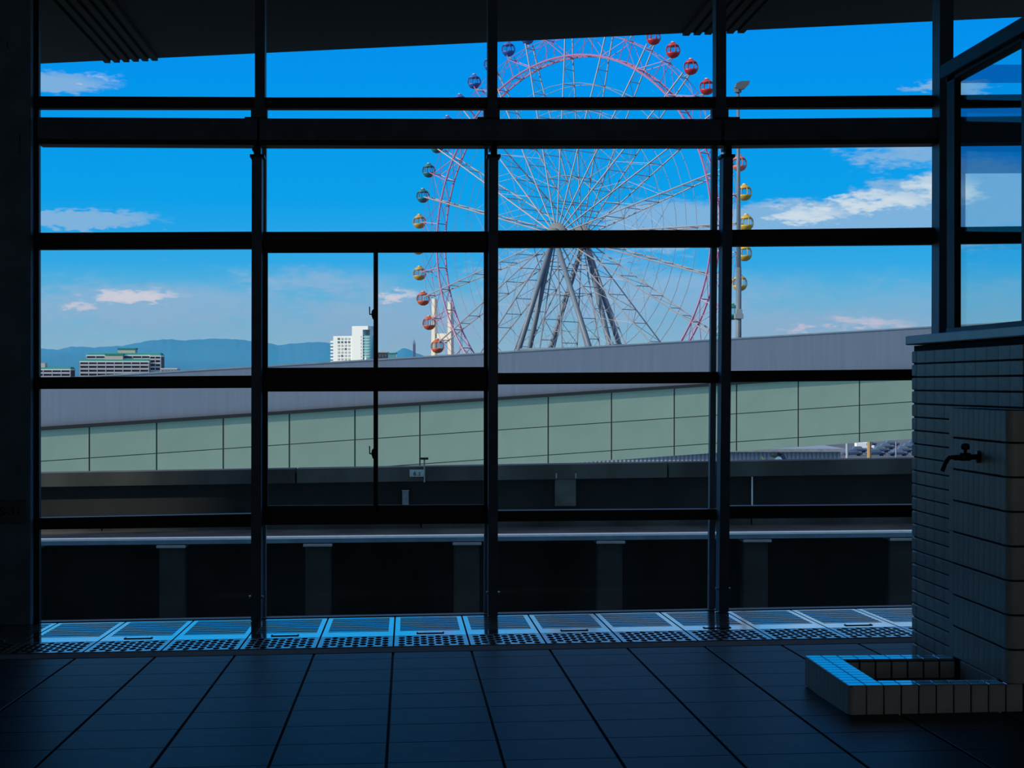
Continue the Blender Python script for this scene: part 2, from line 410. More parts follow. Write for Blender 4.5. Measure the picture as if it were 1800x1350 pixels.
# upper posts
for xt, w in ((448, 17.5), (857.5, 17), (1258.7, 18)):
    vbar('upper_post', xt, w, -62, xt, 191, 13.74, 13.9, M_steel)
    pbar('bracket', (xt - 10 + 3, 191, 207, xt + w + 4, 191, 207), 13.70, 13.78, M_steel)
    pbar('bracket_plate', (xt - (18 if xt < 1000 else 6), 205.5, 210, xt + w + (4 if xt < 1000 else 24), 205.5, 210), 13.66, 13.8, M_frame)
# full-height post beside the booth, and the left jamb
vbar('tall_post', 1652.5, 24, -62, 1649, 1120, 13.60, 13.80, M_steel)
vbar('jamb', 54, 14, -62, 55, sill_py(55) + 2, 13.80, 13.87, M_frame)
# transoms, bay by bay
bays = [(68, 446), (460, 864), (874, 1264), (1276, 1654)]
T1 = [(169, 190, 170.5, 190.5), (171, 190.5, 171, 191), (171, 190.5, 170, 190), (170, 189.5, 167, 188)]
GB = [(206, 253, 208, 255), (208, 255, 209, 256), (209, 256, 209, 255.5), (209, 255.5, 206, 252)]
T2 = [(409, 438, 407, 436.5), (407.5, 437, 406.5, 436), (405, 434.5, 404, 433.5), (404, 432.5, 399.5, 429)]
T3 = [(663, 684, 660, 682), (655, 680, 653, 679), (655.7, 676, 653.5, 673.5), (652, 672, 648.5, 668)]
T4 = [(911, 931, 903, 926), (897, 923, 895, 920.5), (898, 917, 895, 913.5), (890, 912, 887, 908.5)]
for b, (xl, xr) in enumerate(bays):
    for T, y0, y1, mt in ((T1, 13.78, 13.88, M_frame), (T2, 13.76, 13.88, M_frame), (T3, 13.76, 13.88, M_frame), (T4, 13.76, 13.88, M_frame)):
        tl, bl, tr, br = T[b]; pbar('transom', (xl - 6, tl, bl, xr + 6, tr, br), y0, y1, mt)
    tl, bl, tr, br = GB[b]
    g = pbar('girder', (xl - (8 if b else 2), tl, bl - 9, xr + 10, tr, br - 9), 13.66, 13.80, M_steel)
    f = pbar('girder_flange', (xl - (8 if b else 2), bl - 9, bl, xr + 10, br - 9, br), 13.63, 13.83, M_frame)
# the bay behind the booth
for (t, b_), y0, mt in (((167, 187.5), 13.78, M_frame), ((205.5, 251), 13.66, M_steel), ((399, 428), 13.76, M_frame), ((647, 667), 13.76, M_frame), ((885, 906), 13.76, M_frame)):
    pbar('transom', (1674, t, b_, 2030, t - 4, b_ - 4), y0, 13.88, mt)
# sill
for xl, xr in ((55, 460), (450, 874), (865, 1276), (1262, 1660), (1660, 2030)):
    pbar('sill', (xl, sill_py(xl) - 1.5, sill_py(xl) + 2, xr, sill_py(xr) - 1.5, sill_py(xr) + 2), 13.80, 13.90, M_frame)
# panes
def pane(xl, xr, tl, tr, bl, br, mt=M_glass):
    pbar('pane', (xl, tl, bl, xr, tr, br), 13.838, 13.846, mt)
for b, (xl, xr) in enumerate(bays + [(1676, 2030)]):
    t = lambda T, k: (T[b][k] if b < 4 else T[3][2 + (k % 2)])
    ra, rb = xl - 3, xr + 3
    pane(ra, rb, -62, -62, t(T1, 0), t(T1, 2))
    pane(ra, rb, t(T1, 1), t(T1, 3), t(T2, 0), t(T2, 2))
    if b != 1:
        pane(ra, rb, t(T2, 1), t(T2, 3), t(T3, 0), t(T3, 2))
        pane(ra, rb, t(T3, 1), t(T3, 3), t(T4, 0), t(T4, 2))
    pane(ra, rb, t(T4, 1), t(T4, 3), sill_py(ra) - 3, sill_py(rb) - 3)
# two sliding windows in the second bay
def sliding(tl, tr, bl, br):
    for k, (xa, xb, yy) in enumerate(((460, 664.5, 13.74), (656.5, 859, 13.775))):
        ta = tl + (tr - tl) * (xa - 460) / 400; tb = tl + (tr - tl) * (xb - 460) / 400
        ba = bl + (br - bl) * (xa - 460) / 400; bb = bl + (br - bl) * (xb - 460) / 400
        org = atY(xa, ba, yy); off = Vector((0, D, floor_z(0, D)))
        sash = bpy.data.objects.new('sash', None); COL.objects.link(sash); sash.parent = win; sash.location = org - off
        def bar(name, q, y0, y1, mt):
            f = [atY(q[0], q[2], y0), atY(q[3], q[5], y0), atY(q[3], q[4], y0), atY(q[0], q[1], y0)]
            d = Vector((0, y1 - y0, 0))
            return MB().hexa([p - org for p in (f[0], f[1], f[1] + d, f[0] + d, f[3], f[2], f[2] + d, f[3] + d)]).build(name, mt, sash)
        bar('top_rail', (xa, ta, ta + 8.5, xb, tb, tb + 8.5), yy, yy + 0.03, M_frame)
        bar('bottom_rail', (xa, ba - 8.5, ba, xb, bb - 8.5, bb), yy, yy + 0.03, M_frame)
        wl, wr = (10.5, 8) if k == 0 else (8, 8.5)
        bar('stile', (xa, ta, ba, xa + wl, ta, ba), yy, yy + 0.03, M_frame)
        bar('stile', (xb - wr, tb, bb, xb, tb, bb), yy, yy + 0.03, M_frame)
        bar('pane', (xa + 4, ta + 4, ba - 4, xb - 4, tb + 4, bb - 4), yy + 0.012, yy + 0.018, M_glass)
        if k == 0:
            cy = ta + (550 - 436) if tl < 500 else ta + 795 - 680
            P = lambda x, y, Y: tuple(atY(x, y, Y) - org)
            prof = [(657, -6.5), (655.2, -6), (653.5, -3.5), (652.8, 1), (653.2, 5), (655, 11), (657, 11.5), (660, 11), (660, -6)]
            vs = [P(x, cy + y, yy - 0.022) for x, y in prof] + [P(x, cy + y, yy) for x, y in prof]; n = len(prof)
            lat = MB().add(vs, [tuple(range(n)), tuple(range(2 * n - 1, n - 1, -1))] + [(i, (i + 1) % n, n + (i + 1) % n, n + i) for i in range(n)])
            lat.tube(P(654, cy + 2.5, yy - 0.018), P(650, cy + 2.5, yy - 0.03), 0.0048)
            lat.tube(P(650, cy + 3.2, yy - 0.03), P(649.6, cy - 11, yy - 0.034), 0.0044)
            lat.build('latch', M_frame, sash)
sliding(436, 435, 655, 653.5)
sliding(680, 679, 897.5, 895.5)

# ------------------------------------------------------------------ column at the left with its number plate
YC = 13.66
cp = atY(54, 1090, YC); cz = floor_z(-3, YC)
colm = empty('column', (cp.x - 0.3, YC, cz), label='dark steel column with number plate beside the glass wall', category='column')
c0 = Vector(colm.location)
MB().cbox((-0.3, 0.0, 0), (0.3, 0.10, 4.95), 0.008).build('shaft', M_column, colm)
MB().box((0.2985, 0.05, 0), (0.304, 0.06, 4.95)).build('edge_strip', M_galv, colm)
yp = YC
pa, pb = atY(-40, 921, yp - 0.008), atY(45, 879, yp - 0.008)
pl = MB().cbox((pa.x - c0.x, -0.010, pa.z - c0.z), (pb.x - c0.x, 0.001, pb.z - c0.z), 0.006).build('number_plate', M_plate, colm)
tm = text_mesh('S-31', 0.088, M_letter)
tp = atY(-1, 906, yp - 0.012)
obj('lettering', tm, pl, loc=tuple(tp - c0), rot=(math.pi / 2, 0, 0))
for (x, y, l) in ((-40, 70, 12), (12, 72, 14), (34, 235, 40)):
    q = atY(x, y, yp - 0.002) - c0
    MB().box((q.x, -0.0025, q.z - l * 0.004), (q.x + 0.006, 0.001, q.z)).build('scratch', M_letter, colm)

# ------------------------------------------------------------------ drain gratings along the glass wall
Yg0 = atfloor(691, 1138).y; Yg1 = 13.70
Yp = atfloor(691, 1119.5).y; Yb = atfloor(691, 1111.5).y
def gz(x, y, z): return (x, y, GX * x - SY * y + z)
def sbox(mb, x0, x1, y0, y1, z0, z1):
    return mb.hexa([gz(x0, y0, z0), gz(x1, y0, z0), gz(x1, y1, z0), gz(x0, y1, z0), gz(x0, y0, z1), gz(x1, y0, z1), gz(x1, y1, z1), gz(x0, y1, z1)])
ch = MB()
sbox(ch, X0 - 3.6, X0 + 4.6, Y_T0 + 0.005, Yg0 - 0.004, -0.01, 0.002)
channel = ch.build('channel_edge', M_rust, label='rusty steel edge strip between floor tiles and drain plates', category='edge strip')
L1 = Yg1 - Yp
sm = MB()
n = 9; ys, ye = Yb - Yp + 0.02, L1 - 0.05
for i in range(n):
    y = ys + (ye - ys) * (i + 0.5) / n
    sbox(sm, 0.035, 0.465, y - 0.018, y + 0.018, 0.001, 0.006)
slats_me = sm.mesh('slats', M_slat)
fm = MB()
sbox(fm, 0.006, 0.04, 0.004, L1, -0.010, 0.007); sbox(fm, 0.46, 0.494, 0.004, L1, -0.010, 0.007); sbox(fm, 0.04, 0.46, L1 - 0.045, L1, -0.010, 0.007)
frame_me = fm.mesh('frame', M_stain)
bmk = MB(); sbox(bmk, 0.04, 0.46, 0.004, Yb - Yp + 0.005, -0.010, 0.007); band_me = bmk.mesh('plate', M_stain)
hm = MB()
hy = (Yb - Yp) * 0.38
sbox(hm, 0.16, 0.34, hy, hy + 0.012, 0.0075, 0.012); sbox(hm, 0.155, 0.165, hy, hy + 0.06, 0.0075, 0.012); sbox(hm, 0.335, 0.345, hy, hy + 0.06, 0.0075, 0.012)
handle_me = hm.mesh('handle', M_drip)
# perforated plate: a grid of square cells, each with an eight-sided hole; columns staggered
pm = MB(); L2 = Yp - Yg0; nx = 9; cw = 0.44 / nx; ny = 4; chh = (L2 - 0.02) / (ny + 0.5)
def holecell(x, y):
    r = 0.47; vs = []; cs = [(0, 0), (.5, 0), (1, 0), (1, .5), (1, 1), (.5, 1), (0, 1), (0, .5)]
    for a, b in cs: vs.append(gz(x + a * cw, y + b * chh, 0.007))
    for a, b in cs:
        dx, dy = a - .5, b - .5; q = math.hypot(dx, dy)
        vs.append(gz(x + (.5 + dx / q * r) * cw, y + (.5 + dy / q * r) * chh, 0.007))
    for a, b in cs:
        dx, dy = a - .5, b - .5; q = math.hypot(dx, dy)
        vs.append(gz(x + (.5 + dx / q * r) * cw, y + (.5 + dy / q * r) * chh, -0.006))
    fs = [(i, (i + 1) % 8, 8 + (i + 1) % 8, 8 + i) for i in range(8)] + [(8 + i, 8 + (i + 1) % 8, 16 + (i + 1) % 8, 16 + i) for i in range(8)]
    pm.add(vs, fs)
for i in range(nx):
    o = (i % 2) * chh * 0.5
    for j in range(ny): holecell(0.03 + i * cw, 0.008 + o + j * chh)
    x = 0.03 + i * cw
    if o: sbox(pm, x, x + cw, 0.004, 0.008 + o, 0.0, 0.007)
    else: sbox(pm, x, x + cw, 0.008 + ny * chh, L2 - 0.004, 0.0, 0.007)
    pm.add([gz(x, 0.008 + o + (ny * chh), 0.007), gz(x + cw, 0.008 + o + ny * chh, 0.007), gz(x + cw, L2 - 0.002, 0.007), gz(x, L2 - 0.002, 0.007)], [(0, 1, 2, 3)])
sbox(pm, 0.006, 0.03, 0.004, L2 - 0.004, -0.006, 0.007); sbox(pm, 0.47, 0.494, 0.004, L2 - 0.004, -0.006, 0.007)
perf_me = pm.mesh('perforated_plate', mat('worn_plate_steel', (0.45, 0.44, 0.43), 0.22, 1.0, 0.25, 12))
for k in range(-7, 9):
    x = X0 + 0.5 * k
    g = empty('drain_grating', (x, Yp, floor_z(x, Yp)), label='slatted stainless drain grating ' + ('with lift handle ' if k % 2 == 0 else '') + 'lying along the glass wall',
              category='grating', group='slatted drain gratings ' + ('with handles' if k % 2 == 0 else 'without handles'))
    obj('frame', frame_me, g); obj('plate', band_me, g); obj('slats', slats_me, g, kind='stuff')
    if k % 2 == 0: obj('handle', handle_me, g)
    obj('perforated_plate', perf_me, None, loc=(x, Yg0, floor_z(x, Yg0)), label='perforated steel plate with round holes between gratings and floor tiles', category='drain plate', group='perforated drain plates')

# ================================================================== TILED BOOTH WALL AND WASH BASIN ON THE RIGHT
XW = atX(1667, 1000, 1).x * 0 + 2.955       # face of the tiled pier
def pxd(px, X): return atX(px, 675, X).y    # distance at which the plane X=const passes a pixel column
YPb, YPf = pxd(1667, XW), pxd(1772, XW)     # pier: back and front
e_ = 0.12
XWW = XW + e_
YW1 = pxd(1602.5, XWW)                      # far corner of the booth wall
ZT = atX(1597, 607, XWW).z                  # underside of the sill ledge
YWn = 8.75
bw = empty('wall_right', (XWW, YWn, floor_z(XWW, YWn)), kind='structure')
bo = Vector(bw.location)
MB().box((0.012, 0, -0.1), (0.24, YW1 - YWn - 0.012, ZT - bo.z - 0.005)).build('wall_core', M_grout, bw)
course = 0.0808
nC = int((ZT - (bo.z - 0.1)) / course)
tw = 0.19; jg = 0.009
wt_me = MB().cbox((0, 0, 0), (0.014, tw - 0.0015, course - jg), 0.002).mesh('tile', M_walltile)
ce_me = MB().cbox((0, 0, 0), (0.11, 0.105, course - jg), 0.006).mesh('tile', M_walltile)
ret_me = MB().cbox((0, 0, 0), (0.125, 0.014, course - jg), 0.003).mesh('tile', M_walltile)
for c in range(nC):
    zt = ZT - 0.03 - (c + 1) * course
    if zt < floor_z(XWW, YW1) - 0.02: break
    obj('tile', ce_me, bw, loc=(0, YW1 - YWn - 0.105, zt - bo.z))
    obj('tile', ret_me, bw, loc=(0.115, YW1 - YWn - 0.014, zt - bo.z))
    for k in range(12):
        y1 = YW1 - 0.11 - k * tw
        if y1 - tw < YWn: break
        if y1 - tw < YPb and zt < E - 0.25 and y1 < YPb - 0.02: continue
        obj('tile', wt_me, bw, loc=(0, y1 - tw + 0.0015 - YWn, zt - bo.z))
ledge_front = MB()
ledge_front.cbox((-0.03, 0.0, ZT - bo.z), (0.27, YW1 - YWn + 0.035, ZT - bo.z + 0.055), 0.006)
ledge_front.build('sill_ledge', mat('metal_sill', (0.30, 0.34, 0.37), 0.35, 0.3, 0.1, 5), bw)

# booth window above the ledge
ZS = ZT + 0.055
bwin = empty('window_2', (XWW + 0.05, YWn, ZS), kind='structure')
wo = Vector(bwin.location)
y_a, y_b = pxd(1678, XWW + 0.05), pxd(1664, XWW + 0.05)
zr0, zr1 = atX(1667, 141, XWW + 0.05).z, atX(1667, 112, XWW + 0.05).z
def lb(name, a, b, mt, c=0.004): return MB().cbox((a[0] - wo.x, a[1] - wo.y, a[2] - wo.z), (b[0] - wo.x, b[1] - wo.y, b[2] - wo.z), c).build(name, mt, bwin)
lb('post', (XWW + 0.05, y_a, ZS), (XWW + 0.088, y_b, zr1), M_frame)
y_n = pxd(1795, XWW + 0.05)
lb('post', (XWW + 0.05, y_n - 0.1, ZS), (XWW + 0.13, y_n, zr1), M_steel)
lb('bottom_rail', (XWW + 0.045, YWn, ZS), (XWW + 0.14, y_b, ZS + 0.03), M_steel)
lb('top_rail', (XWW + 0.02, YWn, zr0 + 0.015), (XWW + 0.15, y_b + 0.03, zr1), M_steel)
lb('top_rail_lip', (XWW + 0.05, YWn, zr0 - 0.012), (XWW + 0.12, y_b + 0.02, zr0 + 0.017), M_frame)
lb('pane', (XWW + 0.080, YWn, ZS + 0.02), (XWW + 0.086, y_a + 0.02, zr0 + 0.01), M_booth_glass, 0.0005)
# the booth's front, turning right towards the side wall
x_e = XR - 0.01
MB().box((0.24, 0, -0.1), (x_e - bo.x, 0.2, ZT - bo.z - 0.005)).build('front_core', M_grout, bw)
cs_me = MB().cbox((0, 0, 0), (x_e - bo.x, 0.014, course - jg), 0.003).mesh('tile_course', M_walltile)
for c in range(nC):
    zt = ZT - 0.03 - (c + 1) * course
    if zt < floor_z(XWW, YWn): break
    obj('tile_course', cs_me, bw, loc=(0, -0.014, zt - bo.z))
MB().cbox((0.27, -0.03, ZT - bo.z), (x_e - bo.x, 0.25, ZT - bo.z + 0.055), 0.006).build('sill_ledge', MATS['metal_sill'], bw)
lb('post', (XWW + 0.02, YWn, ZS), (XWW + 0.13, YWn + 0.08, zr1), M_steel)
lb('bottom_rail', (XWW + 0.13, YWn, ZS), (x_e, YWn + 0.08, ZS + 0.03), M_steel)
lb('top_rail', (XWW + 0.15, YWn, zr0 + 0.015), (x_e, YWn + 0.1, zr1), M_steel)
lb('pane', (XWW + 0.13, YWn + 0.036, ZS + 0.02), (x_e, YWn + 0.042, zr0 + 0.02), M_booth_glass, 0.0005)
# darker see-through strips on the main glazing seen through the booth window
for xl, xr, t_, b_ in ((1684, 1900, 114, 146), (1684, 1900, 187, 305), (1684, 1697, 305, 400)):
    pbar('dark_strip', (xl, t_, b_, xr, t_ - 1, b_ - 1), 13.832, 13.835, M_dark_strip)

# wash basin: pier with tap and a low tiled kerb around a drain pan
PW = 0.087; PH = 0.170; JG = 0.006; R_ = 0.03
zb = atY(1500, 1263, pxd(1772, XW)).z       # bottom of the kerb's main course
zk = atY(1500, 1205, pxd(1772, XW)).z       # kerb top
YF = YPf; YK = YPb
XK = atY(1492, 1265, YF).x                  # kerb's left face
basin = empty('wash_basin', (XW, YF, zb), label='grey tiled wash stand with a low kerbed basin and wall tap', category='wash stand')
wo2 = Vector(basin.location)
def B(name, a, b, mt, c=0.004, par=basin): return MB().cbox([a[i] - wo2[i] for i in range(3)], [b[i] - wo2[i] for i in range(3)], c).build(name, mt, par)
XE = XWW - 0.002
zf = floor_z(XK, YK) - 0.01
zp = atX(1675, 716, XW).z                   # pier top
TH = 0.012
B('pier_core', (XW + 0.022, YF + 0.022, zb - 0.02), (XE, YK - TH, zp - 0.004), M_grout)
B('kerb_core', (XK + 0.018, YF + 0.018, zf), (XK + 0.17, YK - TH, zk - TH), M_grout)
B('kerb_core', (XK + 0.018, YF + 0.018, zf), (XW + 0.02, YF + 0.145, zk - TH), M_grout)
B('kerb_core', (XK + TH, YK - 0.16, zf), (XW + 0.02, YK - TH, zk - TH), M_grout)
B('basin_floor', (XK + 0.16, YF + 0.14, zb - 0.03), (XW + 0.02, YK - 0.15, zb + 0.0), M_walltile)
# shared tile meshes; front tiles face -Y, side tiles face -X
ht = zk - zb
def tile_mesh(dx, dy, dz, c=0.0035, mt=None): return MB().cbox((0, 0, 0), (dx, dy, dz), c).mesh('tile', mt or M_tile_side)
def corner_tile(rad, dx, dy, h, mt):        # L corner seen from the front left, rounded vertical edge
    pts = []
    for i in range(7):
        t = math.pi + (math.pi / 2) * i / 6
        pts.append((rad + rad * math.cos(t), rad + rad * math.sin(t)))
    poly = pts + [(dx, 0), (dx, TH), (TH, TH), (TH, dy), (0, dy)]
    poly = [(0, dy)] + pts + [(dx, 0), (dx, dy)]
    return MB().prism(poly, 0, h).mesh('tile', mt)
def put(me, x, y, z): obj('tile', me, basin, loc=(x - wo2.x, y - wo2.y, z - wo2.z))
front_k = tile_mesh(PW - JG, TH, ht - 0.002); side_k = tile_mesh(TH, PW - 0.002, ht - 0.002, 0.002)
crn_k = corner_tile(0.035, 0.085, 0.085, ht - 0.002, M_tile_side)
# kerb: outer front
put(crn_k, XK, YF, zb)
x = XK + 0.085 + JG; i = 0
while x < XE - 0.05:
    put(front_k, x, YF, zb); x += PW
y = YF + 0.085 + JG
while y + PW - JG < YK - 0.02:
    put(side_k, XK, y, zb); y += PW
put(tile_mesh(TH, YK - y - 0.004, ht - 0.002), XK, y, zb)
# base course under the kerb: a wedge down to the sloping floor
wv = [(XK + 0.004, YF + 0.004), (XE, YF + 0.004), (XE, YK), (XK + 0.004, YK)]
MB().hexa([(a - wo2.x, b - wo2.y, floor_z(a, b) - 0.01 - wo2.z) for a, b in wv] + [(a - wo2.x, b - wo2.y, zb - 0.005 - wo2.z) for a, b in wv]).build('base_course', M_walltile, basin)
# kerb: top tiles
pitch_y = (YK - YF) / 12.0
top_l = tile_mesh(0.087 - JG, pitch_y - JG, TH, 0.0025, M_tile)
for j in range(12):
    for k in range(2): put(top_l, XK + 0.004 + k * 0.087, YF + 0.003 + j * pitch_y, zk - TH)
top_f = tile_mesh(PW - JG, 0.07 - JG, TH, 0.0025, M_tile)
x = XK + 0.004 + 2 * 0.087
while x < XE - 0.05:
    put(top_f, x, YF + 0.003, zk - TH)
    if x < XW - 0.02: put(top_f, x, YF + 0.003 + 0.072, zk - TH); 
    x += PW
x = XK + 0.004 + 2 * 0.087
while x < XW - 0.02:
    put(top_f, x, YK - 0.075, zk - TH); put(top_f, x, YK - 0.147, zk - TH); x += PW
# kerb: inner faces
zi = zk - 0.105
inn = tile_mesh(PW - JG, TH, 0.09); inn2 = tile_mesh(PW - JG, TH, 0.05)
x = XK + 0.178
while x < XW - 0.02:
    put(inn, x, YK - 0.15 - TH, zk - TH - 0.092); put(inn2, x, YK - 0.15 - TH, zk - TH - 0.148)
    put(inn, x, YF + 0.146, zk - TH - 0.092); put(inn2, x, YF + 0.146, zk - TH - 0.148); x += PW
ins = tile_mesh(TH, PW - JG, 0.148)
y = YF + 0.16
while y + PW < YK - 0.15:
    put(ins, XK + 0.172, y, zb + 0.002); y += PW
# pier tiles: left face, rounded front corner, front face, top
pt = tile_mesh(TH, PW - 0.0015, PH - 0.011, 0.002); pf = tile_mesh(PW - JG, TH, PH - JG); pc = corner_tile(0.05, 0.11, 0.11, PH - 0.011, M_tile_side)
z = zk + 0.002; nz_ = 0
zs = []
while z < zp - 0.03:
    zs.append((z, min(PH, zp - z))); z += PH
for z, h in zs:
    full = h > PH - 0.01
    a, b, c = (pt, pf, pc) if full else (tile_mesh(TH, PW - 0.0015, h - JG, 0.002), tile_mesh(PW - JG, TH, h - JG), corner_tile(0.05, 0.11, 0.11, h - JG, M_tile_side))
    put(c, XW, YF, z)
    y = YF + 0.11 + 0.0015
    while y + PW - JG < YK + 0.01:
        put(a, XW, y, z); y += PW
    x = XW + 0.11 + JG
z = zb
y = YF + 0.16
while y + PW - JG < YK - 0.14:
    put(side_k, XW - 0.004, y, z); y += PW
# tap
tp0 = atX(1722, 803, XW)
tap = bpy.data.objects.new('tap', None); COL.objects.link(tap); tap.parent = basin; tap.location = tp0 - wo2
S = (1722 - 1660) / F * tp0.y
MB().add(*(lambda mb: (mb.v, mb.f))(MB().tube((-0.002, 0, 0), (-0.014, 0, 0), 0.032, 16))).build('flange', M_brass, tap, True)
MB().tube((-0.012, 0, 0), (-0.135, 0, -0.004), 0.0145, 12).tube((-0.05, 0, 0), (-0.105, 0, 0), 0.021, 12).build('body', M_brass, tap, True)
MB().path([(-0.13, 0, -0.004), (-0.152, 0, -0.001), (-0.168, 0, -0.012), (-0.18, 0, -0.034), (-0.19, 0, -0.058), (-0.197, 0, -0.074)], 0.0115, 10).build('spout', M_brass, tap, True)
MB().tube((-0.075, 0, 0.01), (-0.075, 0, 0.042), 0.009, 10).lathe([(0.010, 0.036), (0.022, 0.04), (0.024, 0.052), (0.02, 0.066), (0.008, 0.070)], 12, (-0.075, 0, 0)).build('handle', M_brass, tap, True)

# ================================================================== OUTSIDE: CANOPY, TRACK, PARAPET
ea, eb = atY(70, 112, 17.8), atY(1800, 30, 16.4)      # the canopy's front edge, from the pixels it covers
dirv = (eb - ea) / (eb.x - ea.x)
def edge_at(x): return ea + dirv * (x - ea.x)
def canopy_edge(px):
    py = 112 + (30 - 112) * (px - 70) / 1730
    x = atY(px, py, 17.8 - 1.4 * (px - 70) / 1730).x; return edge_at(x)
pL, pR = edge_at(-18.0), edge_at(13.0)
can = MB()
can.hexa([(pL.x, 13.98, pL.z), (pR.x, 13.98, pR.z), tuple(pR), tuple(pL), (pL.x, 13.98, pL.z + .5), (pR.x, 13.98, pR.z + .5), (pR.x, pR.y, pR.z + .3), (pL.x, pL.y, pL.z + .3)])
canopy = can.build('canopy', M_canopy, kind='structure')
for x0p, x1p in ((182, 282), (1196, 1312)):
    nrib = 6
    for i in range(nrib):
        a = canopy_edge(x0p + (x1p - x0p) * (i + 0.15) / nrib); b = canopy_edge(x0p + (x1p - x0p) * (i + 0.75) / nrib)
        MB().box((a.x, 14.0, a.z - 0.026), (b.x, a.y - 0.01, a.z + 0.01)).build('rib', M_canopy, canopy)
# unseen storeys added above the hall to keep the sun off the parapet
MB().box((-40, YB - 0.2, 5.0), (40, 13.97, 24.0)).build('sunblock_storeys', M_wall, kind='structure')
# parapet with coping, ledge with a white edge line, posts under it
YPR = 25.5; YLE = 24.0
def line_z(p1, p2, Y):
    a, b = atY(*p1, Y), atY(*p2, Y); k = (b.z - a.z) / (b.x - a.x); return lambda x: a.z + k * (x - a.x)
ztop = line_z((70, 832), (1600, 806), YPR - 0.12); zcop = line_z((70, 856), (1600, 833), YPR - 0.12)
zled = line_z((70, 949), (1595, 934), YLE); zface = line_z((70, 959), (1595, 944), YLE)
def strip(mb, x0, x1, ya, yb, zl, zh):
    return mb.hexa([(x0, ya, zl(x0)), (x1, ya, zl(x1)), (x1, yb, zl(x1)), (x0, yb, zl(x0)), (x0, ya, zh(x0)), (x1, ya, zh(x1)), (x1, yb, zh(x1)), (x0, yb, zh(x0))])
XA, XB = -30, 34
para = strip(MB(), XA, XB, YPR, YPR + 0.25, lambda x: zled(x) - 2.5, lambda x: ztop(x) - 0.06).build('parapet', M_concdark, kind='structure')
jx = sorted([atY(521, 820, YPR).x, atY(1172, 820, YPR).x])
cuts = [XA, atY(-130, 820, YPR).x, jx[0], jx[1], atY(1822, 820, YPR).x, XB]
for a, b in zip(cuts, cuts[1:]):
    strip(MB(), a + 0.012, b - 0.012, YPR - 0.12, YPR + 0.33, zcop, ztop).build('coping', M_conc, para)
wx = [XA, atY(90, 870, YPR).x, atY(1322, 870, YPR).x, XB]
ledge = strip(MB(), XA, XB, YLE + 0.02, YPR, lambda x: zface(x), lambda x: zled(x) - 0.004).build('track_ledge', M_conc, kind='structure')
strip(MB(), XA, XB, YLE, YLE + 0.2, lambda x: zled(x) - 0.02, lambda x: zled(x) + 0.004).build('white_line', M_white, ledge)
strip(MB(), XA, XB, YLE - 0.005, YLE + 0.05, lambda x: zface(x), lambda x: zled(x) - 0.02).build('ledge_face', M_column, ledge)
bx = [XA, -8.5, -4.2, 0.2, atY(1320, 920, YPR - 0.05).x, 7.2, XB]
for k, (a, b) in enumerate(zip(bx, bx[1:])):
    strip(MB(), a + 0.01, b - 0.01, YPR - 0.10, YPR + 0.01, lambda x: zled(x) - 0.01, lambda x: zled(x) + 0.115).build('kerb_stone', M_conc, para)
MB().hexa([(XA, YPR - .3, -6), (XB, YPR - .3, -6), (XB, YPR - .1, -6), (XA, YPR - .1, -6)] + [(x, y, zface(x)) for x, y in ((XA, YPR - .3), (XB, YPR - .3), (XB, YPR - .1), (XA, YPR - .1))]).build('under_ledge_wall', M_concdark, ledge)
zbed = -2.6
bed = MB().box((XA, 14.15, zbed - 0.4), (XB, YPR, zbed)).build('track_bed', M_ballast, kind='structure')
for px in (50, 305, 560, 820, 1070, 1325, 1580):
    p = atY(px, 955, YLE + 0.25); 
    post = empty('support_post', (p.x, YLE + 0.25, zbed), label='stout concrete post holding up the track-side ledge', category='post', group='posts under the track-side ledge')
    h = zface(p.x) - zbed
    MB().cbox((-0.17, -0.13, 0), (0.17, 0.13, h - 0.05), 0.02).build('shaft', mat('post_concrete', (0.030, 0.031, 0.030), 0.9, 0, 0.5, 2, 0.2), post)
    MB().cbox((-0.19, -0.27, h - 0.05), (0.19, 0.13, h - 0.012), 0.005).build('lit_top_plate', M_galv, post)  # pale plate standing in for the light on the post's top
# weathered run-off stain patch with pipe brackets, kilometre sign, small box
p = atY(995, 842, YPR - 0.005); q = atY(975, 890, YPR - 0.005)
MB().cbox((q.x, YPR - 0.03, q.z), (q.x + 0.30, YPR + 0.005, p.z), 0.008).build('repair_patch', mat('patched_concrete', (0.12, 0.125, 0.115), 0.9, 0, 0.5, 2.0, 0.2), para)
for px in (978, 1012):
    a = atY(px, 832, YPR - 0.13); MB().tube((a.x, a.y, a.z), (a.x, a.y, a.z - 0.07), 0.012).build('bolt', M_galv, para)
a = atY(1322, 838, YPR - 0.03); b = atY(1322, 888, YPR - 0.03)
MB().tube(a, b, 0.012).build('conduit', M_white, para)
sp = atY(746, 845, YPR - 0.16)
sign = empty('distance_marker', tuple(sp), label='small white kilometre sign reading 6.2 on a stubby pole', category='sign')
so2 = Vector(sp)
t0 = atY(746, 808, YPR - 0.16)
MB().tube((0, 0, -0.02), (0, 0, t0.z - so2.z), 0.011, 8).build('pole', M_galv, sign)
MB().cbox((-0.055, -0.03, t0.z - so2.z), (0.055, 0.03, t0.z - so2.z + 0.03), 0.004).build('head_bracket', M_drip, sign)
a, b = atY(720, 838, YPR - 0.18) - so2, atY(745.5, 825.5, YPR - 0.18) - so2
pl = MB().cbox((a.x, -0.025, a.z), (b.x, -0.014, b.z), 0.002).build('plate', mat('sign_plate', (0.42, 0.50, 0.50), 0.5, 0, 0.1, 20), sign)
tm = text_mesh('6', 0.088, M_letter); obj('numeral', tm, pl, loc=(a.x + 0.05, -0.027, a.z + 0.014), rot=(math.pi / 2, 0, 0))
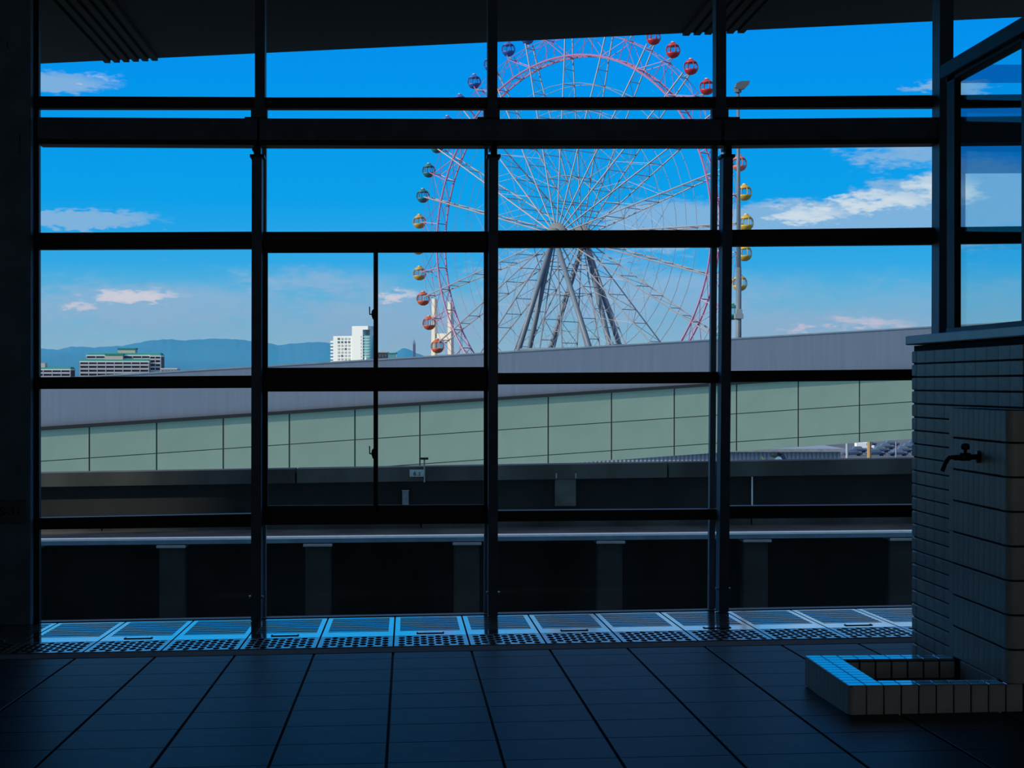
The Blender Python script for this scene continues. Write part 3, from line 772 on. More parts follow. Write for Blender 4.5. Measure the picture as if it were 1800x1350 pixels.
tm = text_mesh('.2', 0.068, M_letter); obj('numeral', tm, pl, loc=(a.x + 0.105, -0.027, a.z + 0.014), rot=(math.pi / 2, 0, 0))
a, b = atY(707, 888, YPR - 0.1), atY(718.5, 862, YPR - 0.1)
jb = empty('junction_box', (a.x, YPR - 0.1, a.z), label='narrow grey junction box fixed to the dark parapet wall', category='box')
MB().cbox((0, 0, 0), (b.x - a.x, 0.1, b.z - a.z), 0.006).build('body', mat('box_grey', (0.17, 0.20, 0.24), 0.5, 0, 0.2, 20), jb)
MB().cbox((-0.004, -0.008, (b.z - a.z) * 0.93), (b.x - a.x + 0.004, 0.1, b.z - a.z + 0.003), 0.003).build('lid', M_galv, jb)

# ================================================================== ELEVATED RAMP WITH PALE GREEN PANELS
T0, T12 = 55.0, 57.9
r0, r12 = ray(157, 675), ray(1511, 675)
P0, P12 = EYE + r0 * T0, EYE + r12 * T12
AL = (P12 - P0) / 12.0; AL.z = 0            # one panel (2 m) along the ramp
NRM = Vector((AL.y, -AL.x, 0)).normalized() # towards the station
def on_ramp(px, py, back=0.0):              # point on the ramp's face plane
    r = ray(px, py); o = P0 - NRM * back; t = (o - EYE).dot(NRM) / r.dot(NRM); return EYE + r * t
def idx(p): return (p - P0).dot(AL) / AL.length_squared
def rline(p1, p2):
    a, b = on_ramp(*p1), on_ramp(*p2); k = (b.z - a.z) / (idx(b) - idx(a)); return lambda i: a.z + k * (i - idx(a))
j1 = rline((275, 797), (1402, 720)); RISE = j1(1) - j1(0)
j2 = rline((964, 797), (1402, 772)); dj = j1(9) - j2(9)
top_d = j1(6) - rline((275, 742), (1185, 680))(6)
ztopf = rline((440, 645), (1645, 574)); bandh = 0
zd = rline((275, 737), (1225, 675))         # top of the dark drip edge
ramp = empty('elevated_ramp', tuple(P0.xy) + (-16.0 + E,), label='elevated road ramp clad in pale green panels under a grey fascia', category='ramp')
ro = Vector(ramp.location)
def ramp_piece(name, i0, i1, zl, zh, d0, d1, mt):
    pts = []
    for zf_ in (zl, zh):
        for i, d in ((i0, d0), (i1, d0), (i1, d1), (i0, d1)):
            q = P0 + AL * i - NRM * d; pts.append(Vector((q.x, q.y, zf_(i))) - ro)
    return MB().hexa(pts).build(name, mt, ramp)
IA, IB = -6, 20
g = 0.011
rowsR = [(lambda i: j1(i) + 0.012, lambda i: zd(i) - 0.10), (lambda i: j1(i) - dj + 0.012, lambda i: j1(i) - 0.012), (lambda i: j1(i) - dj - 0.30, lambda i: j1(i) - dj - 0.012)]
for (zl, zh) in rowsR:
    # the joints run parallel to the ramp, so all panels of a row share one mesh
    me = None
    for i in range(IA, IB):
        if me is None:
            pts = []
            for zf_ in (zl, zh):
                for k, d in ((g, 0.0), (1 - g, 0.0), (1 - g, 0.05), (g, 0.05)):
                    q = AL * k - NRM * d; pts.append(Vector((q.x, q.y, j1(k) - j1(0) + (zf_(5) - j1(5)))))
            me = MB().hexa(pts).mesh('panel', M_panel)
        q = P0 + AL * i
        obj('panel', me, ramp, loc=(q.x - ro.x, q.y - ro.y, j1(i) - ro.z))
ramp_piece('backing', IA, IB, lambda i: j1(i) - dj - 0.29, lambda i: zd(i) - 0.05, 0.035, 0.3, M_panelback)
ramp_piece('drip_edge', IA, IB, lambda i: zd(i) - 0.10, zd, -0.10, 0.12, M_drip)
ramp_piece('fascia', IA, IB, lambda i: zd(i), lambda i: ztopf(i), 0.02, 0.12, M_fascia)
ramp_piece('fascia_cap', IA, IB, lambda i: ztopf(i) - 0.02, lambda i: ztopf(i) + 0.02, 0.0, 0.14, M_galv)
ramp_piece('deck', IA, IB, lambda i: j1(i) - dj - 0.25, lambda i: j1(i) - 0.2, 0.3, 8.5, M_conc)
ramp_piece('far_fascia', IA, IB, lambda i: j1(i) - dj - 0.3, lambda i: ztopf(i) - 0.5, 8.5, 8.7, M_fascia)
for i in (-3, 4):
    q = P0 + AL * i - NRM * 4.2 - ro
    MB().cbox((q.x - 1, q.y - 1, 0), (q.x + 1, q.y + 1, j1(i) - dj - 0.25 - ro.z), 0.1).build('pier', M_conc, ramp)

# street lamp on the ramp
lp = on_ramp(1298, 596, 0.6)
i_l = idx(lp)
M_pole = mat('lamp_pole_paint', (0.12, 0.15, 0.18), 0.5, 0, 0.1, 3)
lamp = empty('street_lamp', (lp.x, lp.y, j1(i_l) - 0.2), label='tall grey street lamp with a single angled head on the ramp', category='street lamp')
lo = Vector(lamp.location)
def lpt(px, py): return on_ramp(px, py, 0.6) - lo
MB().tube((0, 0, 0), lpt(1298.5, 470), 0.10, 10, 0.09).build('pole', M_pole, lamp, True)
MB().tube(lpt(1298.5, 472), lpt(1297.5, 158), 0.078, 10, 0.045).build('upper_pole', M_pole, lamp, True)
h0 = lpt(1297, 156)
MB().tube(h0, h0 + Vector((0, 0, -0.12)), 0.12, 8).build('spigot', M_lampdark, lamp)
hm = MB(); c = h0
prof = [(-0.10, 0.02), (-0.06, 0.16), (0.06, 0.22), (0.36, 0.24), (0.33, 0.12), (0.22, 0.0), (0.05, -0.04)]
vs = [(c.x + x, c.y - 0.16, c.z + z) for x, z in prof] + [(c.x + x, c.y + 0.16, c.z + z) for x, z in prof]; n = len(prof)
hm.add(vs, [tuple(range(n)), tuple(range(2 * n - 1, n - 1, -1))] + [(i, (i + 1) % n, n + (i + 1) % n, n + i) for i in range(n)])
hm.build('lamp_head', M_lampdark, lamp)
for py, w in ((548, 0.10), (556, 0.14)):
    c = lpt(1298, py); MB().cbox((c.x - w, c.y - 0.14, c.z - 0.08), (c.x + w, c.y + 0.02, c.z + 0.08), 0.01).build('control_box', M_galv, lamp)

# ================================================================== FERRIS WHEEL
SCL = 0.82
R = 50.0 * SCL
_y0 = math.radians(1.35)
def cam2world(xr, d): return FWD * d + RIGHT * xr
_c = (23.453, 425.597, 34.55)
xr_, d_ = math.cos(_y0) * _c[0] - math.sin(_y0) * _c[1], math.sin(_y0) * _c[0] + math.cos(_y0) * _c[1]
CW = cam2world(xr_ * SCL, d_ * SCL) + UP * (E + _c[2] * SCL)
azc = -0.759 + _y0
U = (RIGHT * math.cos(azc) + FWD * math.sin(azc)).normalized()
AX = U.cross(UP).normalized()
if AX.y < 0: AX = -AX                       # axle, pointing away from the camera
PH0 = 1.967; ST = 2 * math.pi / 48
GRD = -16.0 + E
wheel = empty('ferris_wheel', tuple(CW), label='giant white and pink ferris wheel frame of radial trusses', category='ferris wheel')
def wp(r, a, off): return U * (r * math.cos(a)) + UP * (r * math.sin(a)) + AX * off
HW, RW = 3.6, 1.25                          # half widths at the hub and at the rim
def half(r): return HW + (RW - HW) * min(1, r / (0.84 * R))
for k in range(24):
    a = PH0 + ST * (2 * k + 1)
    mb = MB()
    for s in (-1, 1):
        mb.tube(wp(2.2, a, s * HW), wp(0.84 * R, a, s * RW), 0.135, 5)
        mb.tube(wp(0.84 * R, a, s * RW), wp(0.965 * R, a, s * RW * 0.85), 0.15, 5)
    rs = [0.16, 0.28, 0.40, 0.50, 0.59, 0.71, 0.78, 0.84]
    for i, q in enumerate(rs):
        r = q * R; h = half(r)
        mb.tube(wp(r, a, -h), wp(r, a, h), 0.085, 4)
        if i: 
            r1 = rs[i - 1] * R; h1 = half(r1); s = 1 if i % 2 else -1
            mb.tube(wp(r1, a, -s * h1), wp(r, a, s * h), 0.06, 4)
    mb.build('spoke', M_wheelwhite, wheel)
for s in (-1, 1):
    MB().ring(AX * (s * RW), U, UP, 0.84 * R, 0.19, 96, 5).build('rim_ring', M_wheelpink, wheel)
    MB().ring(AX * (s * RW * 0.9), U, UP, 0.94 * R, 0.06, 96, 4).build('outer_ring', M_wheelpink, wheel)
    for q in (0.71, 0.59):
        MB().ring(AX * (s * half(q * R)), U, UP, q * R, 0.06, 48, 4).build('tie_ring', M_wheelwhite, wheel)
    MB().ring(AX * (s * half(0.28 * R)), U, UP, 0.28 * R, 0.08, 24, 4).build('inner_ring', M_wheelwhite, wheel)
    MB().ring(AX * (s * half(0.45 * R)), U, UP, 0.45 * R, 0.05, 24, 4).build('tie_ring', M_wheelwhite, wheel)
br = MB()
for k in range(48):
    a, b = PH0 + ST * k, PH0 + ST * (k + 1)
    for s in (-1, 1):
        if k % 2: br.tube(wp(0.84 * R, a, s * RW), wp(0.94 * R, b, s * RW * 0.9), 0.07, 4); br.tube(wp(0.84 * R, b, s * RW), wp(0.94 * R, b, s * RW * 0.9), 0.09, 4)
        else: br.tube(wp(0.94 * R, a, s * RW * 0.9), wp(0.84 * R, b, s * RW), 0.07, 4)
        br.tube(wp(0.84 * R, a, s * RW), wp(0.84 * R, b, -s * RW), 0.06, 4)
    br.tube(wp(0.84 * R, a, -RW), wp(0.84 * R, a, RW), 0.11, 4)
    br.tube(wp(0.94 * R, a, -RW * .9), wp(0.94 * R, a, RW * .9), 0.10, 4)
    br.tube(wp(0.94 * R, a, -RW * .9), wp(0.94 * R, b, RW * .9), 0.045, 4)
    for s in (-1, 1): br.tube(wp(0.84 * R, a, s * RW), wp(0.965 * R, a, s * RW * .85), 0.10, 4)
br.build('rim_bracing', M_wheelpink, wheel, kind='stuff')
nb = MB()
for k in range(24):
    a, b = PH0 + ST * (2 * k + 1), PH0 + ST * (2 * k + 3)
    for s in (-1, 1):
        for q0, q1 in ((0.28, 0.45), (0.45, 0.59)):
            nb.tube(wp(q0 * R, a, s * half(q0 * R)), wp(q1 * R, b, s * half(q1 * R)), 0.04, 4)
            nb.tube(wp(q0 * R, b, s * half(q0 * R)), wp(q1 * R, a, s * half(q1 * R)), 0.04, 4)
nb.build('spoke_bracing', M_wheelwhite, wheel, kind='stuff')
MB().tube(AX * -4.6, AX * 4.6, 1.0, 16).build('axle', M_hub, wheel, True)
for s in (-1, 1):
    MB().tube(AX * (s * 3.2), AX * (s * 4.0), 2.4, 20).build('hub_flange', M_hub, wheel, True)

# support pylons
def plx(name, label, s):
    t = empty(name, tuple(CW.xy) + (GRD,), label=label, category='pylon')
    o = Vector(t.location)
    top = CW + AX * (s * 4.6)
    zg = GRD - top.z
    legs = [(-18.2, 0.0), (18.2, 0.0)] + ([(-18.0, 6.0)] if s < 0 else [(18.0, -6.0)])
    feet = []
    for q, sp_ in legs:
        foot = top + U * q + AX * sp_ + UP * zg
        MB().tube(top - o, foot - o, 0.50, 12).build('leg', M_leg, t, True)
        j = top + (foot - top) * 0.52
        d = (foot - top).normalized()
        MB().tube(j - d * .2 - o, j + d * .2 - o, 0.62, 12).build('collar', M_leg, t)
        feet.append(foot)
    for fr in (0.49, 0.56):
        a = top + (feet[0] - top) * fr; b = top + (feet[1] - top) * fr
        MB().tube(a - o, b - o, 0.32 if fr < 0.5 else 0.18, 8).build('cross_beam', M_leg, t)
    a0, b0 = top + (feet[0] - top) * 0.5, top + (feet[1] - top) * 0.5
    mid = (feet[0] + feet[1]) / 2
    for p_, q_ in ((a0, mid), (b0, mid)):
        MB().tube(p_ - o, q_ - o, 0.22, 8).build('brace', M_leg, t)
    MB().tube(top - AX * 0.9 - o, top + AX * 0.9 - o, 1.3, 16).build('bearing', M_hub, t, True)
plx('wheel_pylon', 'grey tubular A-shaped pylon carrying the near end of the wheel axle', -1)
plx('wheel_pylon', 'grey tubular A-shaped pylon carrying the far end of the wheel axle', 1)

# gondolas
GR = 1.22
def gondola_meshes(key, color):
    mt = mat('gondola_' + key, color, 0.4)
    n = 12
    tub = MB().lathe([(0.35, -GR), (0.80, -1.0), (1.08, -0.62), (1.17, -0.36), (1.13, -0.36), (0.9, -0.6), (0.1, -0.8)], n).mesh('tub', mt, True)
    roof = MB().lathe([(1.02, 0.66), (0.9, 0.86), (0.62, 1.10), (0.42, 1.18), (0.40, 1.32), (0.12, 1.36)], n).mesh('roof', mt, True)
    fr = MB()
    for i in range(8):
        t = 2 * math.pi * (i + 0.5) / 8; pts = []
        for z in (-0.4, -0.05, 0.3, 0.7):
            r = math.sqrt(max(0.01, GR * GR - z * z)); pts.append((r * math.cos(t), r * math.sin(t), z))
        fr.path(pts, 0.065 if i % 2 else 0.05, 4)
    frame = fr.mesh('window_bars', mt)
    gl = MB().lathe([(1.10, -0.37), (1.17, -0.05), (1.15, 0.3), (0.97, 0.68)], n)
    gl.f = gl.f[:-2]
    glz = gl.mesh('glazing', M_cabglass, True)
    tr = MB().tube((0, 0, 1.30), (0, 0, 1.45), 0.3, 8).tube((-0.35, 0, -0.78), (-0.35, 0, -0.35), 0.3, 6).tube((0.4, 0.1, -0.78), (0.4, 0.1, -0.35), 0.25, 6).mesh('seat_and_cap', M_cabwhite)
    return [('tub', tub), ('roof', roof), ('window_bars', frame), ('glazing', glz), ('seat_and_cap', tr)]
CLR = {'red': (0.42, 0.025, 0.03), 'salmon': (0.55, 0.16, 0.12), 'yellow': (0.55, 0.36, 0.05), 'green': (0.02, 0.20, 0.15),
       'teal': (0.02, 0.14, 0.17), 'blue': (0.03, 0.10, 0.36), 'orange': (0.50, 0.10, 0.04), 'gold': (0.50, 0.30, 0.06), 'purple': (0.20, 0.06, 0.30)}
GM = {k: gondola_meshes(k, c) for k, c in CLR.items()}
def gcol(i):                                # i counts from the first blue cabin, anticlockwise
    i = i % 48
    if i <= 4 or i >= 46: return 'blue'
    if i <= 7: return 'teal'
    if i <= 10: return 'gold'
    if i <= 15: return 'orange'
    if i <= 21: return 'purple'
    if i <= 30: return 'green'
    if i <= 34: return 'yellow'
    if i <= 35: return 'salmon'
    if i <= 42: return 'red'
    return 'purple'
GLAB = {'red': 'bright red', 'salmon': 'faded salmon red', 'yellow': 'lemon yellow', 'green': 'dark green', 'teal': 'dark teal', 'blue': 'deep blue', 'orange': 'orange red', 'gold': 'golden ochre', 'purple': 'violet'}
for i in range(48):
    a = PH0 + ST * i
    c = CW + wp(R, a, 0)
    key = gcol(i)
    g = empty('gondola', tuple(c), 0.6, label='round glazed %s gondola hanging on the ferris wheel rim' % GLAB[key], category='gondola', group='%s gondolas of the ferris wheel' % GLAB[key])
    g.scale = (1.12, 1.12, 1.12)
    for nm, me in GM[key]: obj(nm, me, g)
    hang = (-wp(1, a, 0)) * (0.045 * R)
    hang = Matrix.Rotation(-0.6, 3, 'Z') @ hang
    hm_ = MB()
    base = Vector((0, 0, 1.3))
    if math.sin(a) > 0.3: base = Vector((0, 0, -1.1))
    elif abs(math.sin(a)) <= 0.3: base = hang.normalized() * 1.1 + Vector((0, 0, 0.35))
    hm_.tube(base, hang, 0.12, 5)
    hm_.build('hanger', M_wheelwhite, g)

# ================================================================== FAR BUILDINGS, BRIDGE, TOWER, MOUNTAINS
ground = MB().box((-7000, 60, GRD - 1), (7000, 12000, GRD)).build('ground', M_ground, kind='structure')
def frame_at(px, d, rot=0.0):               # origin on the ground; local x runs to the right
    p = EYE + ray(px, CY) * d; return Vector((p.x, p.y, GRD)), -YAW + rot
def zpx(py, d): return E + (CY - py) / F * d - GRD
def hotel():
    d = 1700.0; o, rz = frame_at(620, d, 0.0)
    t = empty('hotel', tuple(o), rz - 0.35, label='white slab hotel with rows of square windows and a taller stair tower', category='building')
    k = d / F / math.cos(0.35)
    x0, x1 = (584.5 - 620) * k, (618.5 - 620) * k; z1 = zpx(590.5, d)
    MB().box((x0, 0, 0), (x1, 16, z1)).build('wall', M_hotel, t)
    xt0, xt1 = (621 - 620) * k, (640.5 - 620) * k; zt = zpx(573.5, d)
    MB().box((xt0, -3, 0), (xt1, 14, zt)).build('tower', M_hotel, t)
    MB().box((xt1, -3, zt - 3.4), ((650 - 620) * k, 14, zt)).build('crown', M_hotel, t)
    MB().box(((649 - 620) * k, 4, zt - 14), ((650 - 620) * k, 14, zt)).build('crown_post', M_hotel, t)
    MB().box((xt1, 6, 0), ((650 - 620) * k, 14, zt - 9)).build('lift_shaft', M_winshade, t)
    MB().lathe([(6.2, 0), (6.2, zpx(590, d))], 16, ((647 - 620) * k, 3.5, 0)).build('glass_stair', M_tealglass, t, True)
    MB().box((x1, 3, 0), (xt0, 12, zpx(588, d))).build('link', M_winshade, t)
    wm = MB().box((-0.95, -0.35, -0.9), (0.95, 0.05, 0.9)).mesh('window', M_win); ws = MB().box((-0.95, -0.35, -0.9), (0.95, 0.05, 0.9)).mesh('window', M_winshade)
    for r in range(8):
        z = zpx(595.3 + r * 6.0, d)
        for c, px in enumerate((594.5, 600.7, 607.2, 613.6)):
            obj('window', wm if (r == 1 or (r * 5 + c * 3) % 7 == 0) else ws, t, loc=((px - 620) * k, -0.05, z))
            
    bm_ = MB().box((-3.2, 0.5, -0.5), (0.2, 14, 1.1)).mesh('balcony', M_hotel)
    for r in range(7): obj('balcony', bm_, t, loc=(x0, 0, zpx(601 + r * 5.9, d)))
    for r in range(8):
        MB().box(((637 - 620) * k, -3.2, zpx(594 + r * 5.8, d)), ((638.3 - 620) * k, -2.9, zpx(590.5 + r * 5.8, d))).build('slit_window', M_winshade, t)
    for r in range(8):
        MB().box(((641 - 620) * k, -2.78, zpx(593 + r * 5, d)), ((652.5 - 620) * k, -2.6, zpx(592.3 + r * 5, d))).build('mullion', M_hotel, t)
hotel()
def apartment(name, label, pxs, d, ztop_py, nfl, wings, label_penthouse=None):
    px0, px1 = pxs; o, rz = frame_at((px0 + px1) / 2, d, 0.0); k = d / F; cx = (px0 + px1) / 2
    t = empty(name, tuple(o), rz, label=label, category='building')
    fl = 6.75 * k
    for (a, b, top, dep) in wings:
        zt = zpx(top, d)
        MB().box(((a - cx) * k, dep, 0), ((b - cx) * k, dep + 14, zt)).build('block', M_aptdark, t)
        MB().box(((a - cx) * k - 0.5, dep - 1.8, zt), ((b - cx) * k + 0.5, dep + 14, zt + 1.0)).build('roof_edge', M_cabwhite, t)
        MB().hexa([((a - cx) * k, dep - 1.4, zt + 1.0), ((b - cx) * k, dep - 1.4, zt + 1.0), ((b - cx) * k, dep + 14, zt + 1.0), ((a - cx) * k, dep + 14, zt + 1.0),
                   ((a - cx) * k + .5, dep + 3, zt + 2.6), ((b - cx) * k - .5, dep + 3, zt + 2.6), ((b - cx) * k - .5, dep + 12, zt + 2.6), ((a - cx) * k + .5, dep + 12, zt + 2.6)]).build('roof', M_green, t)
        z = zt - fl * 0.92
        while z > 6:
            MB().box(((a - cx) * k, dep - 1.7, z), ((b - cx) * k, dep, z + fl * 0.48)).build('balcony', M_balc, t)
            z -= fl
        w = (b - a); nb_ = max(2, int(w / 15))
        for i in range(nb_ + 1):
            x = ((a - cx) + w * i / nb_) * k
            MB().box((x - 0.25, dep - 1.75, 0), (x + 0.25, dep + 0.1, zt)).build('party_wall', M_balc, t)
    return t, k, cx, d
t, k, cx, d = apartment('apartment_block', 'long stepped apartment block with green roofs and rows of balconies', (141, 282), 1400.0, 626, 6,
                        [(141.5, 262, 637, 0), (150, 279, 626, 6), (263, 281.5, 627, 3)])
for (a, b, t_, b_) in ((184, 215, 624.5, 634), (202, 233, 614, 622)):
    dp = 2 if a < 190 else 10
    MB().box(((a - cx) * k, dp, zpx(b_, d) - 2), ((b - cx) * k, dp + 8, zpx(t_, d))).build('penthouse', M_apt, t)
    MB().box(((a - cx) * k - .4, dp - .4, zpx(t_, d)), ((b - cx) * k + .4, dp + 8.4, zpx(t_, d) + 1.2)).build('penthouse_roof', M_green, t)
t, k, cx, d = apartment('apartment_block', 'low green-roofed apartment block partly hidden behind the window jamb', (30, 126), 1400.0, 652, 3, [(30, 124, 651, 0)])
MB().box(((60 - cx) * k, 2, zpx(650, d)), ((78 - cx) * k, 9, zpx(638, d))).build('penthouse', M_apt, t)
def block(name, label, px0, px1, top, d, mt, extra=None, depth=14, cat='building'):
    o, rz = frame_at((px0 + px1) / 2, d); k = d / F; w = (px1 - px0) * k / 2
    t = empty(name, tuple(o), rz, label=label, category=cat)
    h = zpx(top, d)
    MB().box((-w, 0, 0), (w, depth, h)).build('wall', mt, t)
    MB().box((-w - .3, -.3, h), (w + .3, depth + .3, h + 0.8)).build('roof_edge', extra or mt, t)
    return t, w, h
t, w, h = block('low_building', 'low flat-roofed building beside the long apartment block', 283, 311, 649, 1400, M_balc, M_cabwhite)
for i in range(5): MB().box((-w + 2 * w * (i + .2) / 5, -0.2, h - 2.2), (-w + 2 * w * (i + .8) / 5, 0.1, h - 0.7)).build('window', M_win, t)
t, w, h = block('office_building', 'dark brown flat-roofed office block to the right of the white hotel', 660, 681, 620, 1500, mat('office_brown', (0.06, 0.055, 0.06), 0.6), M_balc)
for i in range(4): MB().box((-w + 2 * w * (i + .2) / 4, -0.2, h - 3.2), (-w + 2 * w * (i + .75) / 4, 0.1, h - 1.7)).build('window', M_win, t)
t, w, h = block('glass_building', 'small teal glass building beside the brown office block', 682, 696, 622, 1450, M_tealglass, M_green)
MB().box((-w * .8, -1, h - 5.2), (w * .2, -0.1, h - 4.0)).build('awning', mat('awning_blue', (0.05, 0.35, 0.5), 0.5), t)
MB().box((-w * .8, -1, h - 9), (w * .2, -0.1, h - 5.2)).build('shopfront', M_hotel, t)
o, rz = frame_at(728, 2600)
t = empty('skyscraper', tuple(o), rz, label='slender lilac tower with a tapered spire on the skyline', category='tower')
k = 2600 / F
z1 = zpx(603, 2600)
MB().box((-2.3 * k, 0, 0), (2.3 * k, 4, z1)).build('shaft', M_tower, t)
MB().box((-1.2 * k, -0.2, 0), (-0.6 * k, 0.1, z1 - 2)).build('window_band', M_win, t)
MB().box((0.6 * k, -0.2, 0), (1.2 * k, 0.1, z1 - 2)).build('window_band', M_win, t)
MB().hexa([(-2.2 * k, 0, z1), (2.2 * k, 0, z1), (2.2 * k, 4, z1), (-2.2 * k, 4, z1), (-.8 * k, 1.2, zpx(598, 2600)), (.8 * k, 1.2, zpx(598, 2600)), (.8 * k, 2.6, zpx(598, 2600)), (-.8 * k, 2.6, zpx(598, 2600))]).build('crown', M_tower, t)
MB().tube((0, 2, zpx(599, 2600)), (0, 2, zpx(594, 2600)), 0.5 * k, 6, 0.2 * k).build('spire', M_tower, t)
# bridge pylon
o, rz = frame_at(776, 1250)
t = empty('bridge_pylon', tuple(o), rz - 0.35, label='cream H-shaped suspension bridge pylon behind the ferris wheel', category='bridge pylon')
k = 1250 / F
for x0, x1, xt0, xt1, top in ((-20.5, -12, -18.5, -13, 525), (12, 20, 11.5, 17, 530)):
    z = zpx(top, 1250)
    MB().hexa([(x0 * k, 0, 0), (x1 * k, 0, 0), (x1 * k, 5, 0), (x0 * k, 5, 0), (xt0 * k, 0, z), (xt1 * k, 0, z), (xt1 * k, 5, z), (xt0 * k, 5, z)]).build('leg', M_cream, t)
MB().hexa([(-14.5 * k, 1, zpx(600, 1250)), (14 * k, 1, zpx(600, 1250)), (14 * k, 4, zpx(600, 1250)), (-14.5 * k, 4, zpx(600, 1250)),
           (-14.5 * k, 1, zpx(586, 1250)), (13 * k, 1, zpx(586, 1250)), (13 * k, 4, zpx(586, 1250)), (-14.5 * k, 4, zpx(586, 1250))]).build('cross_beam', M_cream, t)

# mountains
random.seed(4)
def ridge(name, label, prof, d, base_d, amp, seed):
    rnd = random.Random(seed)
    cols = []; px = prof[0][0]
    while px <= prof[-1][0]:
        for (a, ya), (b, yb) in zip(prof, prof[1:]):
            if a <= px <= b: py = ya + (yb - ya) * (px - a) / (b - a); break
        cols.append((px, py)); px += 2.5
    vs = []; fs = []; NR = 14
    ph = [(rnd.uniform(0, 6.28), rnd.uniform(0.01, 0.05), rnd.uniform(0.2, 1.0)) for _ in range(10)]
    for px, py in cols:
        wob = sum(math.sin(px * f_ * 3 + p_) * w_ for p_, f_, w_ in ph) * 0.25
        H = (CY - (py + wob * 0.7 + rnd.uniform(-0.15, 0.15) + 0.6 * math.sin(px * 0.31 + seed) * math.sin(px * 0.083))) / F * d + E
        for j in range(NR + 4):
            s = j / NR
            if j <= NR:
                dd = base_d + (d - base_d) * s
                zz = GRD + (H - GRD) * (s ** 0.8)
                gully = sum(math.sin(px * f_ * 2.2 + p_ + s * 3.0 * (i % 3 - 1)) * w_ for i, (p_, f_, w_) in enumerate(ph)) * amp * s * (1 - s)
                p = EYE + ray(px, CY) * (dd + gully * 8); z = zz + gully
            else:
                dd = d + (j - NR) * (d - base_d) * 0.4; p = EYE + ray(px, CY) * dd; z = H - (H - GRD) * (j - NR) / 3
            vs.append((p.x, p.y, z))
    n = NR + 4
    for i in range(len(cols) - 1):
        for j in range(n - 1): fs.append((i * n + j, (i + 1) * n + j, (i + 1) * n + j + 1, i * n + j + 1))
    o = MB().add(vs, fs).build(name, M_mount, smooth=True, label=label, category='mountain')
    return o
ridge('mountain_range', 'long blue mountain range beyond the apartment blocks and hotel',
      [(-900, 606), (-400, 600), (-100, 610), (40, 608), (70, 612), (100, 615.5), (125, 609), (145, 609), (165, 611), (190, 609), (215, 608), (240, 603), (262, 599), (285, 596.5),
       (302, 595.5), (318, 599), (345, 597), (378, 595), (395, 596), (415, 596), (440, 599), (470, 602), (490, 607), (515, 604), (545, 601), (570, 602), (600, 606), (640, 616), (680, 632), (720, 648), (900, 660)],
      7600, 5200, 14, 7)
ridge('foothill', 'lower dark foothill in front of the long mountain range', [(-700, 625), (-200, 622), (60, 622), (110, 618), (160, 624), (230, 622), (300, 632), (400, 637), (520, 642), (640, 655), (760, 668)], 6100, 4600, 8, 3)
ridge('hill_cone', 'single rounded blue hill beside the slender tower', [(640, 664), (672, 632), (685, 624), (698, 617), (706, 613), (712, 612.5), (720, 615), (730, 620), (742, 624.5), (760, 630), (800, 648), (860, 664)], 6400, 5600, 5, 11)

# ================================================================== WHAT SHOWS UNDER THE RAMP
o, rz = frame_at(1300, 150)
k = 150 / F
t = empty('shed', tuple(o), rz + 0.02, label='long grey corrugated shed seen under the raised end of the ramp', category='shed')
x0, x1 = -330 * k, 178 * k
zt = zpx(794, 150)
MB().box((x0, 0, 0), (x1, 20, zt)).build('wall', M_corr, t)
MB().box((x0 - .2, -0.6, zt), (x1 + .3, 21, zt + 0.25)).build('roof', M_galv, t)
rm = MB().box((-0.09, -0.10, zt - 2.4), (0.09, 0.02, zt - 0.06)).mesh('rib', M_corr)
for i in range(70): obj('rib', rm, t, loc=(x0 + (x1 - x0) * (i + .5) / 70, 0, 0))
def car(px, d, mt, label, grp, long=2.1):
    o, rz = frame_at(px, d)
    t = empty('parked_car', tuple(o), rz, label=label, category='car', group=grp)
    MB().cbox((-long, -0.85, 0.3), (long, 0.85, 0.85), 0.15).build('body', mt, t)
    MB().hexa([(-1.3, -0.8, .85), (1.2, -0.8, .85), (1.2, 0.8, .85), (-1.3, 0.8, .85), (-0.9, -0.65, 1.45), (0.7, -0.65, 1.45), (0.7, 0.65, 1.45), (-0.9, 0.65, 1.45)]).build('cabin', M_win, t)
    for x in (-1.3, 1.3):
        for y in (-0.8, 0.8): MB().tube((x, y - .1, .32), (x, y + .1, .32), 0.32, 10).build('wheel', M_letter, t)
for row, d in enumerate((405, 425, 446, 470)):
    for i in range(4):
        car(1499 + i * 40 + row * 9, d, M_carblue, 'dark blue parked car in the car park under the ramp', 'blue cars in the car park')
def van(px, d):
    o, rz = frame_at(px, d)
    t = empty('parked_van', tuple(o), rz, label='white parked van in the car park under the ramp', category='van')
    MB().cbox((-2.2, -0.9, 0.35), (1.7, 0.9, 2.0), 0.2).build('body', M_white, t)
    MB().cbox((1.5, -0.9, 0.35), (2.4, 0.9, 1.2), 0.15).build('bonnet', M_white, t)
    MB().box((0.4, -0.92, 1.2), (1.5, 0.92, 1.75)).build('side_window', M_win, t)
    for x in (-1.4, 1.5):
        for y in (-0.85, 0.85): MB().tube((x, y - .1, .35), (x, y + .1, .35), 0.35, 10).build('wheel', M_letter, t)
van(1519, 440)
for px, d, r, mt, nm, lab in ((1489, 140, 0.11, M_corr, 'lamp_post', 'thin white post standing beside the corrugated shed'), (1528, 160, 0.20, M_wood, 'timber_post', 'ochre timber post standing in the car park'), (1575, 150, 0.06, M_galv, 'sign_post', 'thin grey post at the edge of the car park')):
    o, rz = frame_at(px, d)
    t = empty(nm, tuple(o), label=lab, category='post')
    h = zpx(776, d)
    MB().tube((0, 0, 0), (0, 0, h), r, 8).build('shaft', mt, t)
    MB().tube((0, 0, 0), (0, 0, 0.4), r * 1.8, 8).build('base', M_galv, t)
